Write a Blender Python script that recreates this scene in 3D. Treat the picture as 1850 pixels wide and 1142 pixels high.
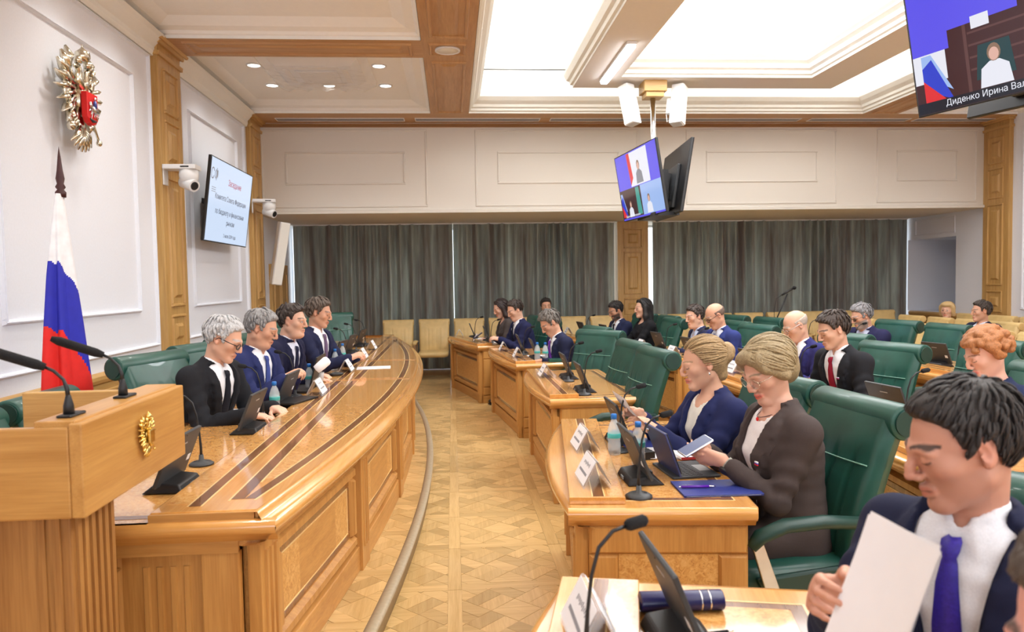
import bpy, bmesh, math, random
import numpy as np
from mathutils import Vector, Matrix
random.seed(7); np.random.seed(7)
PI=math.pi
for o in list(bpy.data.objects): bpy.data.objects.remove(o)
S=bpy.context.scene
COL=S.collection
# ---------------------------------------------------------------- camera
def make_camera():
    yaw,pit,rol=[math.radians(a) for a in (4.55,2.7,.97)]
    f=np.array([math.sin(yaw)*math.cos(pit),math.cos(yaw)*math.cos(pit),-math.sin(pit)])
    r=np.array([math.cos(yaw),-math.sin(yaw),0.]); d=np.cross(f,r)
    r2=r*math.cos(rol)+d*math.sin(rol); d2=-r*math.sin(rol)+d*math.cos(rol)
    cam=bpy.data.cameras.new('camera'); o=bpy.data.objects.new('camera',cam); COL.objects.link(o)
    m=Matrix.Identity(4)
    for i in range(3):
        m[i][0]=r2[i]; m[i][1]=-d2[i]; m[i][2]=-f[i]
    m[2][3]=1.6
    o.matrix_world=m
    cam.sensor_width=36.; cam.lens=1340.*36/1850; cam.clip_start=.05; cam.clip_end=100
    cam.dof.use_dof=True; cam.dof.focus_distance=4.6; cam.dof.aperture_fstop=4.0
    S.camera=o
make_camera()
# ---------------------------------------------------------------- world, exposure, large lights
w=bpy.data.worlds.new('world'); S.world=w; w.use_nodes=True
w.node_tree.nodes['Background'].inputs[0].default_value=(.75,.85,1,1)
w.node_tree.nodes['Background'].inputs[1].default_value=1.0
S.view_settings.view_transform='Standard'; S.view_settings.look='None'
S.view_settings.gamma=1; S.view_settings.use_curve_mapping=False
S.view_settings.exposure=0.12
def area(name,loc,rot,sx,sy,power,col):
    l=bpy.data.lights.new(name,'AREA'); l.shape='RECTANGLE'; l.size=sx; l.size_y=sy; l.energy=power; l.color=col
    o=bpy.data.objects.new(name,l); COL.objects.link(o); o.location=loc; o.rotation_euler=rot; return o
# backlit stretch ceiling inside the hanging ring, cove light over the trough, added cool fill from behind the camera
area('stretch_ceiling_light',(3.235,3.6,4.2),(0,0,0),2.1,10.2,330,(.96,.98,1))
for x in (.92,5.52): area('cove_light',(x,4.0,4.28),(PI,0,0),.45,13,95,(.98,.99,1))
area('cove_light',(3.2,9.98,4.28),(PI,0,0),5.4,.45,45,(.98,.99,1))
area('near_fill_light',(-.4,-2.7,2.1),(math.radians(96),0,0),3.6,1.9,45,(.72,.84,1.0))
area('near_fill_light',(4.6,-2.7,2.1),(math.radians(96),0,0),3.6,1.9,32,(.80,.88,1.0))
# ---------------------------------------------------------------- mesh helpers
class MB:
    def __init__(s): s.v=[];s.f=[];s.m=[];s.sm=[]
    def add(s,vs,fs,mi=0,smooth=False):
        n=len(s.v); s.v+= [tuple(map(float,p)) for p in vs]
        for f in fs: s.f.append(tuple(i+n for i in f)); s.m.append(mi); s.sm.append(smooth)
        return s
    def box(s,x0,x1,y0,y1,z0,z1,mi=0):
        return s.add([(x0,y0,z0),(x1,y0,z0),(x1,y1,z0),(x0,y1,z0),(x0,y0,z1),(x1,y0,z1),(x1,y1,z1),(x0,y1,z1)],
          [(0,3,2,1),(4,5,6,7),(0,1,5,4),(1,2,6,5),(2,3,7,6),(3,0,4,7)],mi)
    def hexa(s,b,t,mi=0):   # bottom quad, top quad
        return s.add(list(b)+list(t),[(0,3,2,1),(4,5,6,7),(0,1,5,4),(1,2,6,5),(2,3,7,6),(3,0,4,7)],mi)
    def prism(s,poly,z0,z1,mi=0,smooth=False):   # poly ccw in xy
        n=len(poly)
        s.add([(p[0],p[1],z0) for p in poly]+[(p[0],p[1],z1) for p in poly],
          [tuple(range(n-1,-1,-1)),tuple(range(n,2*n))],mi)
        k=len(s.v)-2*n
        for i in range(n):
            j=(i+1)%n; s.f.append((k+i,k+j,k+n+j,k+n+i)); s.m.append(mi); s.sm.append(smooth)
        return s
    def extrude(s,poly,M,l0,l1,mi=0,smooth=False):  # poly in (a,b); M maps (a,b,l)->xyz
        n=len(poly); vs=[M(p[0],p[1],l0) for p in poly]+[M(p[0],p[1],l1) for p in poly]
        s.add(vs,[tuple(range(n-1,-1,-1)),tuple(range(n,2*n))],mi)
        k=len(s.v)-2*n
        for i in range(n):
            j=(i+1)%n; s.f.append((k+i,k+j,k+n+j,k+n+i)); s.m.append(mi); s.sm.append(smooth)
        return s
    def tube(s,pts,r,seg=8,mi=0,cap=True,flat=None):
        pts=[Vector(p) for p in pts]; n=len(pts); rr=r if isinstance(r,(list,tuple)) else [r]*n
        t0=(pts[1]-pts[0]).normalized(); up=Vector((0,0,1)) if abs(t0.z)<.9 else Vector((1,0,0))
        a=t0.cross(up).normalized(); vs=[]
        for i in range(n):
            t=(pts[min(i+1,n-1)]-pts[max(i-1,0)]).normalized()
            a=(a-t*a.dot(t)).normalized(); b=t.cross(a)
            for k in range(seg):
                q=2*PI*k/seg; fa,fb=(1,1) if flat is None else flat
                vs.append(pts[i]+a*(math.cos(q)*rr[i]*fa)+b*(math.sin(q)*rr[i]*fb))
        fs=[(i*seg+k,i*seg+(k+1)%seg,(i+1)*seg+(k+1)%seg,(i+1)*seg+k) for i in range(n-1) for k in range(seg)]
        s.add(vs,fs,mi,True)
        if cap:
            b0=len(s.v)-n*seg
            s.f.append(tuple(b0+k for k in range(seg-1,-1,-1))); s.m.append(mi); s.sm.append(False)
            s.f.append(tuple(b0+(n-1)*seg+k for k in range(seg))); s.m.append(mi); s.sm.append(False)
        return s
    def lathe(s,prof,c=(0,0,0),seg=20,mi=0,sx=1,sy=1,smooth=True):   # prof (r,z)
        n=len(prof); vs=[(c[0]+r*math.cos(2*PI*k/seg)*sx,c[1]+r*math.sin(2*PI*k/seg)*sy,c[2]+z) for r,z in prof for k in range(seg)]
        fs=[(i*seg+k,i*seg+(k+1)%seg,(i+1)*seg+(k+1)%seg,(i+1)*seg+k) for i in range(n-1) for k in range(seg)]
        s.add(vs,fs,mi,smooth); b0=len(s.v)-n*seg
        if prof[0][0]>1e-5: s.f.append(tuple(b0+k for k in range(seg-1,-1,-1))); s.m.append(mi); s.sm.append(False)
        if prof[-1][0]>1e-5: s.f.append(tuple(b0+(n-1)*seg+k for k in range(seg))); s.m.append(mi); s.sm.append(False)
        return s
    def ell(s,c,r,seg=12,rings=8,mi=0,R=None):
        vs=[];c=Vector(c)
        for i in range(rings+1):
            th=PI*i/rings
            for k in range(seg):
                ph=2*PI*k/seg; p=Vector((r[0]*math.sin(th)*math.cos(ph),r[1]*math.sin(th)*math.sin(ph),r[2]*math.cos(th)))
                vs.append(c+(R@p if R else p))
        fs=[((i+1)*seg+k,(i+1)*seg+(k+1)%seg,i*seg+(k+1)%seg,i*seg+k) for i in range(rings) for k in range(seg)]
        return s.add(vs,fs,mi,True)
    def grid(s,P,mi=0,smooth=True,flip=False):   # P: array [n][m] of points
        n=len(P);m=len(P[0]); vs=[p for row in P for p in row]
        fs=[(i*m+j,i*m+j+1,(i+1)*m+j+1,(i+1)*m+j) for i in range(n-1) for j in range(m-1)]
        if flip: fs=[f[::-1] for f in fs]
        return s.add(vs,fs,mi,smooth)
    def xf(s,M): s.v=[tuple(M@Vector(p)) for p in s.v]; return s
    def mesh(s,name):
        me=bpy.data.meshes.new(name); me.from_pydata(s.v,[],s.f)
        me.polygons.foreach_set('material_index',s.m); me.polygons.foreach_set('use_smooth',s.sm)
        me.update(); return me
    def build(s,name,mats,parent=None,bevel=0,seg=2):
        me=s.mesh(name); return link(name,me,mats,parent,bevel,seg)
def link(name,me,mats,parent=None,bevel=0,seg=2):
    if not isinstance(mats,(list,tuple)): mats=[mats]
    if len(me.materials)==0:
        for m in mats: me.materials.append(m)
    o=bpy.data.objects.new(name,me); COL.objects.link(o)
    if parent is not None: o.parent=parent
    if bevel:
        b=o.modifiers.new('bevel','BEVEL'); b.width=bevel; b.segments=seg; b.limit_method='ANGLE'; b.angle_limit=.6
    return o
def empty(name,loc=(0,0,0),rz=0.):
    o=bpy.data.objects.new(name,None); COL.objects.link(o); o.empty_display_size=.1
    o.location=loc; o.rotation_euler=(0,0,rz); return o
def tag(o,label,cat,group=None):
    o['label']=label; o['category']=cat
    if group: o['group']=group
    return o
def struct(o): o['kind']='structure'; return o
def copy_tree(o,parent=None):
    kids=[c for c in bpy.data.objects if c.parent==o] if False else list(o.children)
    c=o.copy(); COL.objects.link(c); c.parent=parent
    for k in kids: copy_tree(k,c)
    return c
ORD=['first','second','third','fourth','fifth','sixth','seventh','eighth','ninth','tenth','eleventh','twelfth','thirteenth','fourteenth','fifteenth','sixteenth']
# ---------------------------------------------------------------- materials
def srgb(r,g,b):
    f=lambda c:(c/255/12.92) if c/255<=.04045 else ((c/255+.055)/1.055)**2.4
    return (f(r),f(g),f(b),1)
def new_mat(name):
    m=bpy.data.materials.new(name); m.use_nodes=True; nt=m.node_tree; b=nt.nodes['Principled BSDF']; return m,nt,b
def nd(nt,t,**k):
    n=nt.nodes.new(t)
    for a,v in k.items():
        if a in n.inputs: n.inputs[a].default_value=v
        else: setattr(n,a,v)
    return n
def ramp(nt,stops):
    n=nt.nodes.new('ShaderNodeValToRGB'); e=n.color_ramp.elements
    while len(e)<len(stops): e.new(.5)
    for i,(p,c) in enumerate(stops): e[i].position=p; e[i].color=c
    return n
def coords(nt,scale,kind='Object',rot=(0,0,0)):
    tc=nt.nodes.new('ShaderNodeTexCoord'); mp=nt.nodes.new('ShaderNodeMapping')
    mp.inputs['Scale'].default_value=scale; mp.inputs['Rotation'].default_value=rot
    nt.links.new(tc.outputs[kind],mp.inputs['Vector']); return mp.outputs[0]
def bump(nt,b,fac,strength,dist=.01):
    n=nd(nt,'ShaderNodeBump',Strength=strength,Distance=dist); nt.links.new(fac,n.inputs['Height']); nt.links.new(n.outputs[0],b.inputs['Normal'])
def plain(name,c,rough=.5,metal=0,var=.06,scale=20,bmp=0,spec=.5,coat=0,emit=0,ecol=None):
    m,nt,b=new_mat(name); L=nt.links.new
    v=coords(nt,(1,1,1)); n=nd(nt,'ShaderNodeTexNoise',Scale=scale,Detail=3); L(v,n.inputs['Vector'])
    lo=tuple(x*(1-var) for x in c[:3])+(1,); hi=tuple(min(1,x*(1+var)) for x in c[:3])+(1,)
    r=ramp(nt,[(.3,lo),(.7,hi)]); L(n.outputs[0],r.inputs[0]); L(r.outputs[0],b.inputs['Base Color'])
    b.inputs['Roughness'].default_value=rough; b.inputs['Metallic'].default_value=metal; b.inputs['Specular IOR Level'].default_value=spec
    b.inputs['Coat Weight'].default_value=coat
    if bmp: bump(nt,b,n.outputs[0],bmp)
    if emit: b.inputs['Emission Color'].default_value=ecol or c; b.inputs['Emission Strength'].default_value=emit
    return m
def wood(name,c1,c2,axis=2,rough=.35,coat=.0,scale=1.,spec=.5,rnd=False):
    m,nt,b=new_mat(name); L=nt.links.new
    sc=[14*scale]*3; sc[axis]=.9*scale
    v=coords(nt,sc); n=nd(nt,'ShaderNodeTexNoise',Scale=1.6,Detail=5,Roughness=.6,Distortion=.6); L(v,n.inputs['Vector'])
    sc2=[90*scale]*3; sc2[axis]=3*scale
    v2=coords(nt,sc2); n2=nd(nt,'ShaderNodeTexNoise',Scale=2.,Detail=2); L(v2,n2.inputs['Vector'])
    mx=nd(nt,'ShaderNodeMix',data_type='FLOAT'); mx.inputs[0].default_value=.3; L(n.outputs[0],mx.inputs[2]); L(n2.outputs[0],mx.inputs[3])
    r=ramp(nt,[(.3,c1),(.68,c2)]); L(mx.outputs[0],r.inputs[0]); out=r.outputs[0]
    if rnd:
        oi=nt.nodes.new('ShaderNodeObjectInfo'); at=nd(nt,'ShaderNodeAttribute',attribute_name='rnd')
        ad=nd(nt,'ShaderNodeMath',operation='ADD'); L(oi.outputs['Random'],ad.inputs[0]); L(at.outputs['Fac'],ad.inputs[1])
        fr=nd(nt,'ShaderNodeMath',operation='FRACT'); L(ad.outputs[0],fr.inputs[0])
        rr=ramp(nt,[(0,(.74,.72,.68,1)),(.35,(.95,.94,.92,1)),(1,(1.12,1.12,1.14,1))]); L(fr.outputs[0],rr.inputs[0])
        mm=nd(nt,'ShaderNodeMix',data_type='RGBA',blend_type='MULTIPLY'); mm.inputs[0].default_value=1; L(out,mm.inputs[6]); L(rr.outputs[0],mm.inputs[7]); out=mm.outputs[2]
    L(out,b.inputs['Base Color']); b.inputs['Roughness'].default_value=rough; b.inputs['Coat Weight'].default_value=coat; b.inputs['Coat Roughness'].default_value=.06
    b.inputs['Specular IOR Level'].default_value=spec
    bump(nt,b,n2.outputs[0],.04,.002)
    return m
def burl(name,c1,c2,c3,rough=.35,coat=0.,scale=1.):
    m,nt,b=new_mat(name); L=nt.links.new
    v=coords(nt,(1,1,1)); n=nd(nt,'ShaderNodeTexNoise',Scale=45*scale,Detail=4,Roughness=.65,Distortion=1.2); L(v,n.inputs['Vector'])
    vo=nd(nt,'ShaderNodeTexVoronoi',Scale=75*scale); L(v,vo.inputs['Vector'])
    r=ramp(nt,[(.32,c1),(.5,c2),(.7,c3)]); L(n.outputs[0],r.inputs[0])
    r2=ramp(nt,[(.08,(.55,.42,.3,1)),(.22,(1,1,1,1))]); L(vo.outputs[0],r2.inputs[0])
    mm=nd(nt,'ShaderNodeMix',data_type='RGBA',blend_type='MULTIPLY'); mm.inputs[0].default_value=.8; L(r.outputs[0],mm.inputs[6]); L(r2.outputs[0],mm.inputs[7])
    L(mm.outputs[2],b.inputs['Base Color']); b.inputs['Roughness'].default_value=rough; b.inputs['Coat Weight'].default_value=coat; b.inputs['Coat Roughness'].default_value=.05
    return m
M={}
wl=srgb(210,157,88); wd=srgb(174,119,58)
for a,n in enumerate('xyz'):
    M['wood_'+n]=wood('oak_'+n,wd,wl,a)
    M['top_'+n]=wood('lacquered_oak_'+n,srgb(202,138,66),srgb(228,170,96),a,rough=.2,coat=.8)
    M['pale_'+n]=wood('pale_oak_'+n,srgb(178,134,72),srgb(212,172,108),a,rough=.4)
    M['beam_'+n]=wood('beam_oak_'+n,srgb(172,130,86),srgb(202,160,112),a,rough=.45)
    M['dark_'+n]=wood('dark_inlay_'+n,srgb(98,58,28),srgb(146,94,50),a,rough=.25,coat=.6)
    M['string_'+n]=plain('pale_stringing_'+n,srgb(240,205,140),.25,coat=.6)
M['burl']=burl('burl_panel',srgb(190,132,66),srgb(214,162,92),srgb(228,184,118),.4)
M['burl_top']=burl('lacquered_burl',srgb(200,132,64),srgb(226,166,92),srgb(238,190,120),.2,.8)
M['wall']=plain('white_wall',srgb(238,241,249),.75,var=.015,scale=60,bmp=.02)
M['wall_far']=plain('cream_wall',srgb(230,224,214),.8,var=.02,scale=160,bmp=.03)
M['ceil']=plain('ceiling_white',srgb(246,245,241),.85,var=.01)
M['white']=plain('white_plastic',srgb(232,232,232),.4,var=.01)
M['crown']=plain('crown_white',srgb(240,238,230),.6,var=.01)
M['ring']=plain('ring_beige',srgb(234,230,224),.8,var=.01)
M['black']=plain('black_plastic',srgb(26,26,28),.45,var=.1)
M['dgrey']=plain('dark_grey_plastic',srgb(52,54,56),.5,var=.05)
M['grey']=plain('grey_metal',srgb(150,150,150),.4,var=.05)
M['foam']=plain('mic_foam',srgb(24,24,26),.95,var=.2,scale=300,bmp=.4)
M['chrome']=plain('chrome',(.75,.75,.76,1),.12,1.,var=.02)
M['steel']=plain('brushed_steel',(.55,.56,.58,1),.3,1.,var=.05)
M['gold']=plain('gold',(.9,.66,.22,1),.22,1.,var=.15,scale=40)
M['oldgold']=plain('gilded_silver',(.74,.69,.56,1),.2,1.,var=.2,scale=30)
M['silver']=plain('silver',(.8,.8,.82,1),.25,1.,var=.05)
M['redenamel']=plain('red_enamel',srgb(225,20,25),.3)
M['green']=plain('green_leather',srgb(26,76,65),.4,var=.16,scale=8,bmp=.05,coat=.1)
M['dkgreen']=plain('dark_green_leather',srgb(14,54,46),.45,var=.12,scale=8,bmp=.05)
M['piping']=plain('green_piping',srgb(120,168,150),.5)
M['tan']=plain('tan_leather',srgb(214,184,124),.45,var=.08,scale=8,bmp=.05)
M['dktan']=plain('dark_tan_leather',srgb(150,118,66),.5,var=.08,scale=8)
M['paper']=plain('paper',srgb(246,246,250),.8,var=.01)
M['ink']=plain('ink',srgb(60,60,66),.8)
M['lightink']=plain('pale_ink',srgb(150,152,160),.8)
M['blue']=plain('blue_folder',srgb(46,58,132),.45)
M['dkblue']=plain('navy_leather',srgb(28,28,84),.35,var=.1)
M['dgreen']=plain('green_folder',srgb(20,78,66),.5)
M['maroon']=plain('turned_maroon_wood',srgb(66,28,28),.4)
def lamp_mat(name,c,s):
    m,nt,b=new_mat(name); b.inputs['Base Color'].default_value=c; b.inputs['Emission Color'].default_value=c; b.inputs['Emission Strength'].default_value=s; return m
M['lamp']=lamp_mat('lamp_glow',(1,.97,.9,1),7)
M['tube']=lamp_mat('tube_glow',(.93,.95,1,1),8)
M['stretch']=lamp_mat('stretch_ceiling',(1,.99,.965,1),1.25)
M['daylight']=lamp_mat('window_daylight',(.9,.95,1,1),1.3)
def glass(name,c,rough=.03,ior=1.45,alpha=None):
    m,nt,b=new_mat(name); b.inputs['Base Color'].default_value=c; b.inputs['Roughness'].default_value=rough
    b.inputs['Transmission Weight'].default_value=1.; b.inputs['IOR'].default_value=ior
    if alpha is not None: b.inputs['Alpha'].default_value=alpha
    return m
def clear(name,c,al,rough=.08):
    m,nt,b=new_mat(name); b.inputs['Base Color'].default_value=c; b.inputs['Alpha'].default_value=al; b.inputs['Roughness'].default_value=rough; return m
M['acrylic']=clear('clear_acrylic',(.9,.9,.92,1),.2); M['pet']=clear('bottle_plastic',(.82,.88,.92,1),.33)
M['bluecap']=plain('blue_cap',srgb(30,110,190),.4)
M['teal']=plain('teal_label',srgb(70,170,165),.5)
def fabric(name,c,bmp=.06,rough=.85,var=.06,scale=260):
    m=plain(name,c,rough,var=var,scale=scale,bmp=bmp,spec=.25); m.node_tree.nodes['Principled BSDF'].inputs['Sheen Weight'].default_value=.0; return m
# procedural curtain cloth: slow vertical colour bands of grey green and brown
def curtain_mat():
    m,nt,b=new_mat('curtain_cloth'); L=nt.links.new
    v=coords(nt,(1,0,.06)); n=nd(nt,'ShaderNodeTexNoise',Scale=6,Detail=4,Roughness=.7); L(v,n.inputs['Vector'])
    r=ramp(nt,[(.36,srgb(112,102,96)),(.5,srgb(138,144,138)),(.66,srgb(176,188,180))]); L(n.outputs[0],r.inputs[0]); L(r.outputs[0],b.inputs['Base Color'])
    b.inputs['Roughness'].default_value=.6; b.inputs['Sheen Weight'].default_value=.3
    return m
M['curtain']=curtain_mat()
# ================================================================ THE SETTING
XL,XR,YN,Y1,Y2,ZC,ZS=-2.85,8.6,-3.0,11.35,13.4,4.0,2.65
def bar_frame(mb,F,u0,u1,v0,v1,w,t,mi=0):
    for a,b,c,d in ((u0,u1,v0,v0+w),(u0,u1,v1-w,v1),(u0,u0+w,v0+w,v1-w),(u1-w,u1,v0+w,v1-w)):
        q=[F(a,c,0),F(b,c,0),F(b,d,0),F(a,d,0)]; e=min(w*.25,t*.8)
        p=[F(a+e,c+e,t),F(b-e,c+e,t),F(b-e,d-e,t),F(a+e,d-e,t)]
        mb.hexa(q,p,mi)
def panel_block(mb,F,u0,u1,v0,v1,t,mi=0):   # raised field with a chamfer
    e=min(.03,(u1-u0)*.2)
    mb.hexa([F(u0,v0,0),F(u1,v0,0),F(u1,v1,0),F(u0,v1,0)],[F(u0+e,v0+e,t),F(u1-e,v0+e,t),F(u1-e,v1-e,t),F(u0+e,v1-e,t)],mi)
FL=lambda u,v,n:(XL+n,u,v)         # left wall: u along depth
FR=lambda u,v,n:(XR-n,-u,v)        # right wall: u = -Y
FF=lambda u,v,n:(u,Y1-n,v)         # upper far wall
wall_left=struct(MB().box(XL-.2,XL,YN,13.7,0,ZC+.6).build('wall_left',M['wall']))
for (a,b,c,d) in ((4.62,7.42,1.03,3.82),(4.94,7.03,1.37,3.54),(8.2,10.62,1.03,3.82),(8.45,10.26,1.37,3.54),(-.2,3.6,1.03,3.82),(.1,3.3,1.37,3.54)):
    mb=MB(); bar_frame(mb,FL,a,b,c,d,.035,.022); bar_frame(mb,FL,a+.012,b-.012,c+.012,d-.012,.012,.03); mb.build('panel_moulding',M['wall'],wall_left)
mb=MB()
for y0,y1 in ((YN,7.48),(8.08,10.75)):
    mb.extrude([(0,3.82),(.03,3.82),(.045,3.86),(.045,3.9),(.12,3.98),(.16,4.0),(0,4.0)],lambda a,b,l:(XL+a,l,b),y0,y1)
mb.build('crown_moulding',M['crown'],wall_left)
# dado of the left wall
dado=struct(MB().box(XL,XL+.03,YN,13.3,.1,.86).build('baseboard_left',M['pale_y']))
mb=MB(); mb.extrude([(0,.84),(.05,.84),(.065,.87),(.065,.9),(.03,.92),(0,.92)],lambda a,b,l:(XL+a,l,b),YN,13.3); mb.build('dado_cap',M['pale_y'],dado,.004)
for y in (2.2,4.2,6.2,8.9):
    mb=MB(); bar_frame(mb,lambda u,v,n:(XL+.03+n,u,v),y,y+1.7,.25,.78,.03,.015); mb.build('dado_panel',M['pale_y'],dado)
def pilaster(name,F,u0,u1,zs,z0,z1,th=.07,capital=True):
    o=MB(); o.hexa([F(u0,z0,0),F(u1,z0,0),F(u1,z0,th),F(u0,z0,th)],[F(u0,z1,0),F(u1,z1,0),F(u1,z1,th),F(u0,z1,th)])
    p=struct(o.build(name,M['pale_z'],bevel=.004))
    G=lambda u,v,n:F(u,v,th+n)
    w=u1-u0
    for a,b in zs:
        mb=MB(); bar_frame(mb,G,u0+.11*w/.57,u1-.11*w/.57,a,b,.028,.02); panel_block(mb,G,u0+.19*w/.57,u1-.19*w/.57,a+.09,b-.09,.022); mb.build('raised_panel',M['pale_z'],p)
    if capital:
        mb=MB()
        for k,(e,za,zb) in enumerate(((.02,z1-.17,z1-.13),(.03,z1-.06,z1-.03),(.06,z1-.03,z1))):
            mb.hexa([F(u0-e,za,0),F(u1+e,za,0),F(u1+e,za,th+e),F(u0-e,za,th+e)],[F(u0-e,zb,0),F(u1+e,zb,0),F(u1+e,zb,th+e*1.3),F(u0-e,zb,th+e*1.3)])
        mb.build('capital',M['pale_y'],p)
    return p
ZP=[(.98,1.32),(1.40,2.68),(2.76,3.24),(3.30,3.74)]
pilaster('trim_1',FL,7.48,8.08,ZP,.92,ZC); pilaster('trim_2',FL,10.78,11.33,ZP,.92,ZC)
pilaster('trim_3',FR,-11.35,-10.8,ZP,.92,ZC); pilaster('trim_12',FR,-8.1,-7.55,ZP,.92,ZC)
pilaster('trim_4',lambda u,v,n:(u,Y2+.05-n,v),3.02,3.59,[(.95,1.25),(1.32,2.1),(2.16,2.52)],.0,ZS,capital=False)
# wooden door in the recess on the left
d1=struct(MB().box(XL,XL+.05,11.85,12.98,.1,1.93).build('door_1',M['pale_z'],bevel=.006))
for a,b in ((.2,.85),(.95,1.8)):
    for c in (11.97,12.45):
        mb=MB(); bar_frame(mb,lambda u,v,n:(XL+.05+n,u,v),c,c+.4,a,b,.03,.015); mb.build('door_panel',M['pale_z'],d1)
# far wall (upper face), soffit and recess
wall_far=struct(MB().box(XL-.2,XR+.2,Y1,Y1+.25,ZS,ZC+.6).build('wall_far',M['wall_far']))
for a,b in ((-2.79,-.34),(.38,2.9),(3.65,6.08),(6.74,8.42)):
    mb=MB(); bar_frame(mb,FF,a,b,2.74,3.9,.03,.018); mb.build('panel_moulding',M['wall_far'],wall_far)
for a,b in ((-2.44,-.67),(.72,2.6),(3.97,5.77),(7.07,8.09)):
    mb=MB(); bar_frame(mb,FF,a,b,3.08,3.57,.03,.018); mb.build('panel_moulding',M['wall_far'],wall_far)
mb=MB(); mb.extrude([(0,2.65),(.035,2.65),(.035,2.69),(0,2.7)],lambda a,b,l:(l,Y1-a,b),XL,XR); mb.build('lower_moulding',M['wall_far'],wall_far)
struct(MB().box(XL-.2,XR+.5,Y1+.25,13.8,ZS,ZS+.15).build('trim_5',M['wall_far']))
wall_back=struct(MB().box(XL-.2,XR+.5,13.7,13.8,0,ZS).build('wall_back',M['wall_far']))
for i,(a,b) in enumerate(((-2.84,3.0),(3.6,8.59))):
    wn=struct(MB().box(a,b,13.66,13.70,.45,2.6).build('window_%d'%(i+1),M['daylight']))
    mb=MB(); bar_frame(mb,lambda u,v,n:(u,13.66-n,v),a,b,.45,2.6,.05,.04); mb.build('window_frame',M['white'],wn)
    MB().box(a,b,13.5,13.66,.4,.45).build('window_sill',M['white'],wn)
# right wall with the dark niche beside the curtain
mb=MB().box(XR,XR+.4,YN,12.08,0,ZC+.6).box(XR,XR+.4,12.08,13.7,2.24,ZC+.6).box(XR,XR+.4,13.42,13.7,0,2.24).box(XR,XR+.4,12.08,13.42,0,.92).box(XR+1.3,XR+1.4,12.08,13.42,.92,2.24).box(XR+.4,XR+1.4,11.9,12.08,.7,2.5).box(XR+.4,XR+1.4,13.42,13.6,.7,2.5).box(XR+.4,XR+1.4,12.08,13.42,.7,.92).box(XR+.4,XR+1.4,12.08,13.42,2.24,2.5)
wall_right=struct(mb.build('wall_right',M['wall']))
for (a,b,c,d) in ((-10.6,-8.2,1.03,3.82),(-10.3,-8.5,1.37,3.54),(-7.4,-4.6,1.03,3.82),(-7.1,-4.9,1.37,3.54)):
    mb=MB(); bar_frame(mb,FR,a,b,c,d,.035,.022); mb.build('panel_moulding',M['wall'],wall_right)
mb=MB(); bar_frame(mb,lambda u,v,n:(XR+1.3-n,-u,v),-13.1,-12.2,1.05,2.15,.025,.015); mb.build('panel_moulding',M['wall'],wall_right)
mb=MB(); bar_frame(mb,FR,-13.2,-12.1,2.3,2.6,.025,.015); mb.build('panel_moulding',M['wall'],wall_right)
dr=struct(MB().box(XR-.03,XR,YN,13.3,0,.86).build('baseboard_right',M['pale_y']))
mb=MB(); mb.extrude([(0,.84),(.05,.84),(.065,.87),(.065,.9),(.03,.92),(0,.92)],lambda a,b,l:(XR-a,l,b),YN,13.3); mb.build('dado_cap',M['pale_y'],dr,.004)
for y in (8.6,11.5):
    mb=MB(); bar_frame(mb,lambda u,v,n:(XR-.03-n,-u,v),-y-1.7,-y,.25,.78,.03,.015); mb.build('dado_panel',M['pale_y'],dr)
# near wall behind the camera with two unseen glowing windows added to cool the light
mb=MB().box(XL-.2,XR+.4,YN-.2,YN,0,1.0).box(XL-.2,XR+.4,YN-.2,YN,3.1,ZC+.6)
for a,b in ((XL-.2,-2.3),(1.5,2.7),(6.5,XR+.4)): mb.box(a,b,YN-.2,YN,1.0,3.1)
struct(mb.build('wall_near',M['wall']))
for i,(a,b) in enumerate(((-2.3,1.5),(2.7,6.5))):
    wn=struct(MB().box(a,b,YN-.2,YN-.18,1.0,3.1).build('window_%d'%(i+3),M['daylight']))
    mb=MB(); bar_frame(mb,lambda u,v,n:(u,YN-.18+n,v),a,b,1.0,3.1,.07,.06); mb.box((a+b)/2-.03,(a+b)/2+.03,YN-.18,YN-.13,1.0,3.1); mb.build('window_frame',M['white'],wn)
# ---------------------------------------------------------------- ceiling
ceil=struct(MB().box(XL-.2,XR+.4,YN-.2,Y1+.2,ZC+.62,ZC+.72).build('ceiling',M['ceil']))
cellsY=[(8.08,10.72),(4.85,7.52),(1.62,4.29),(-1.61,1.06)]
def cell(x0,x1,y0,y1):
    mb=MB(); z=ZC+.13; e=.26
    R=lambda i,zz:[(x0+i,y0+i,zz),(x1-i,y0+i,zz),(x1-i,y1-i,zz),(x0+i,y1-i,zz)]
    prof=[(.004,ZC-.002),(.004,ZC+.03),(.03,ZC+.035),(.05,ZC+.06),(.14,ZC+.075),(e,z)]
    rings=[R(i,zz) for i,zz in prof]
    vs=[p for r in rings for p in r]; fs=[]
    for k in range(len(rings)-1):
        for i in range(4):
            j=(i+1)%4; fs.append((k*4+j,k*4+i,(k+1)*4+i,(k+1)*4+j))
    n=len(rings)-1; fs.append((n*4+3,n*4+2,n*4+1,n*4))
    mb.add(vs,fs); return mb.build('coffer',M['ceil'],ceil)
for y0,y1 in cellsY: cell(XL,-.26,y0,y1); cell(6.68,XR,y0,y1)
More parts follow.
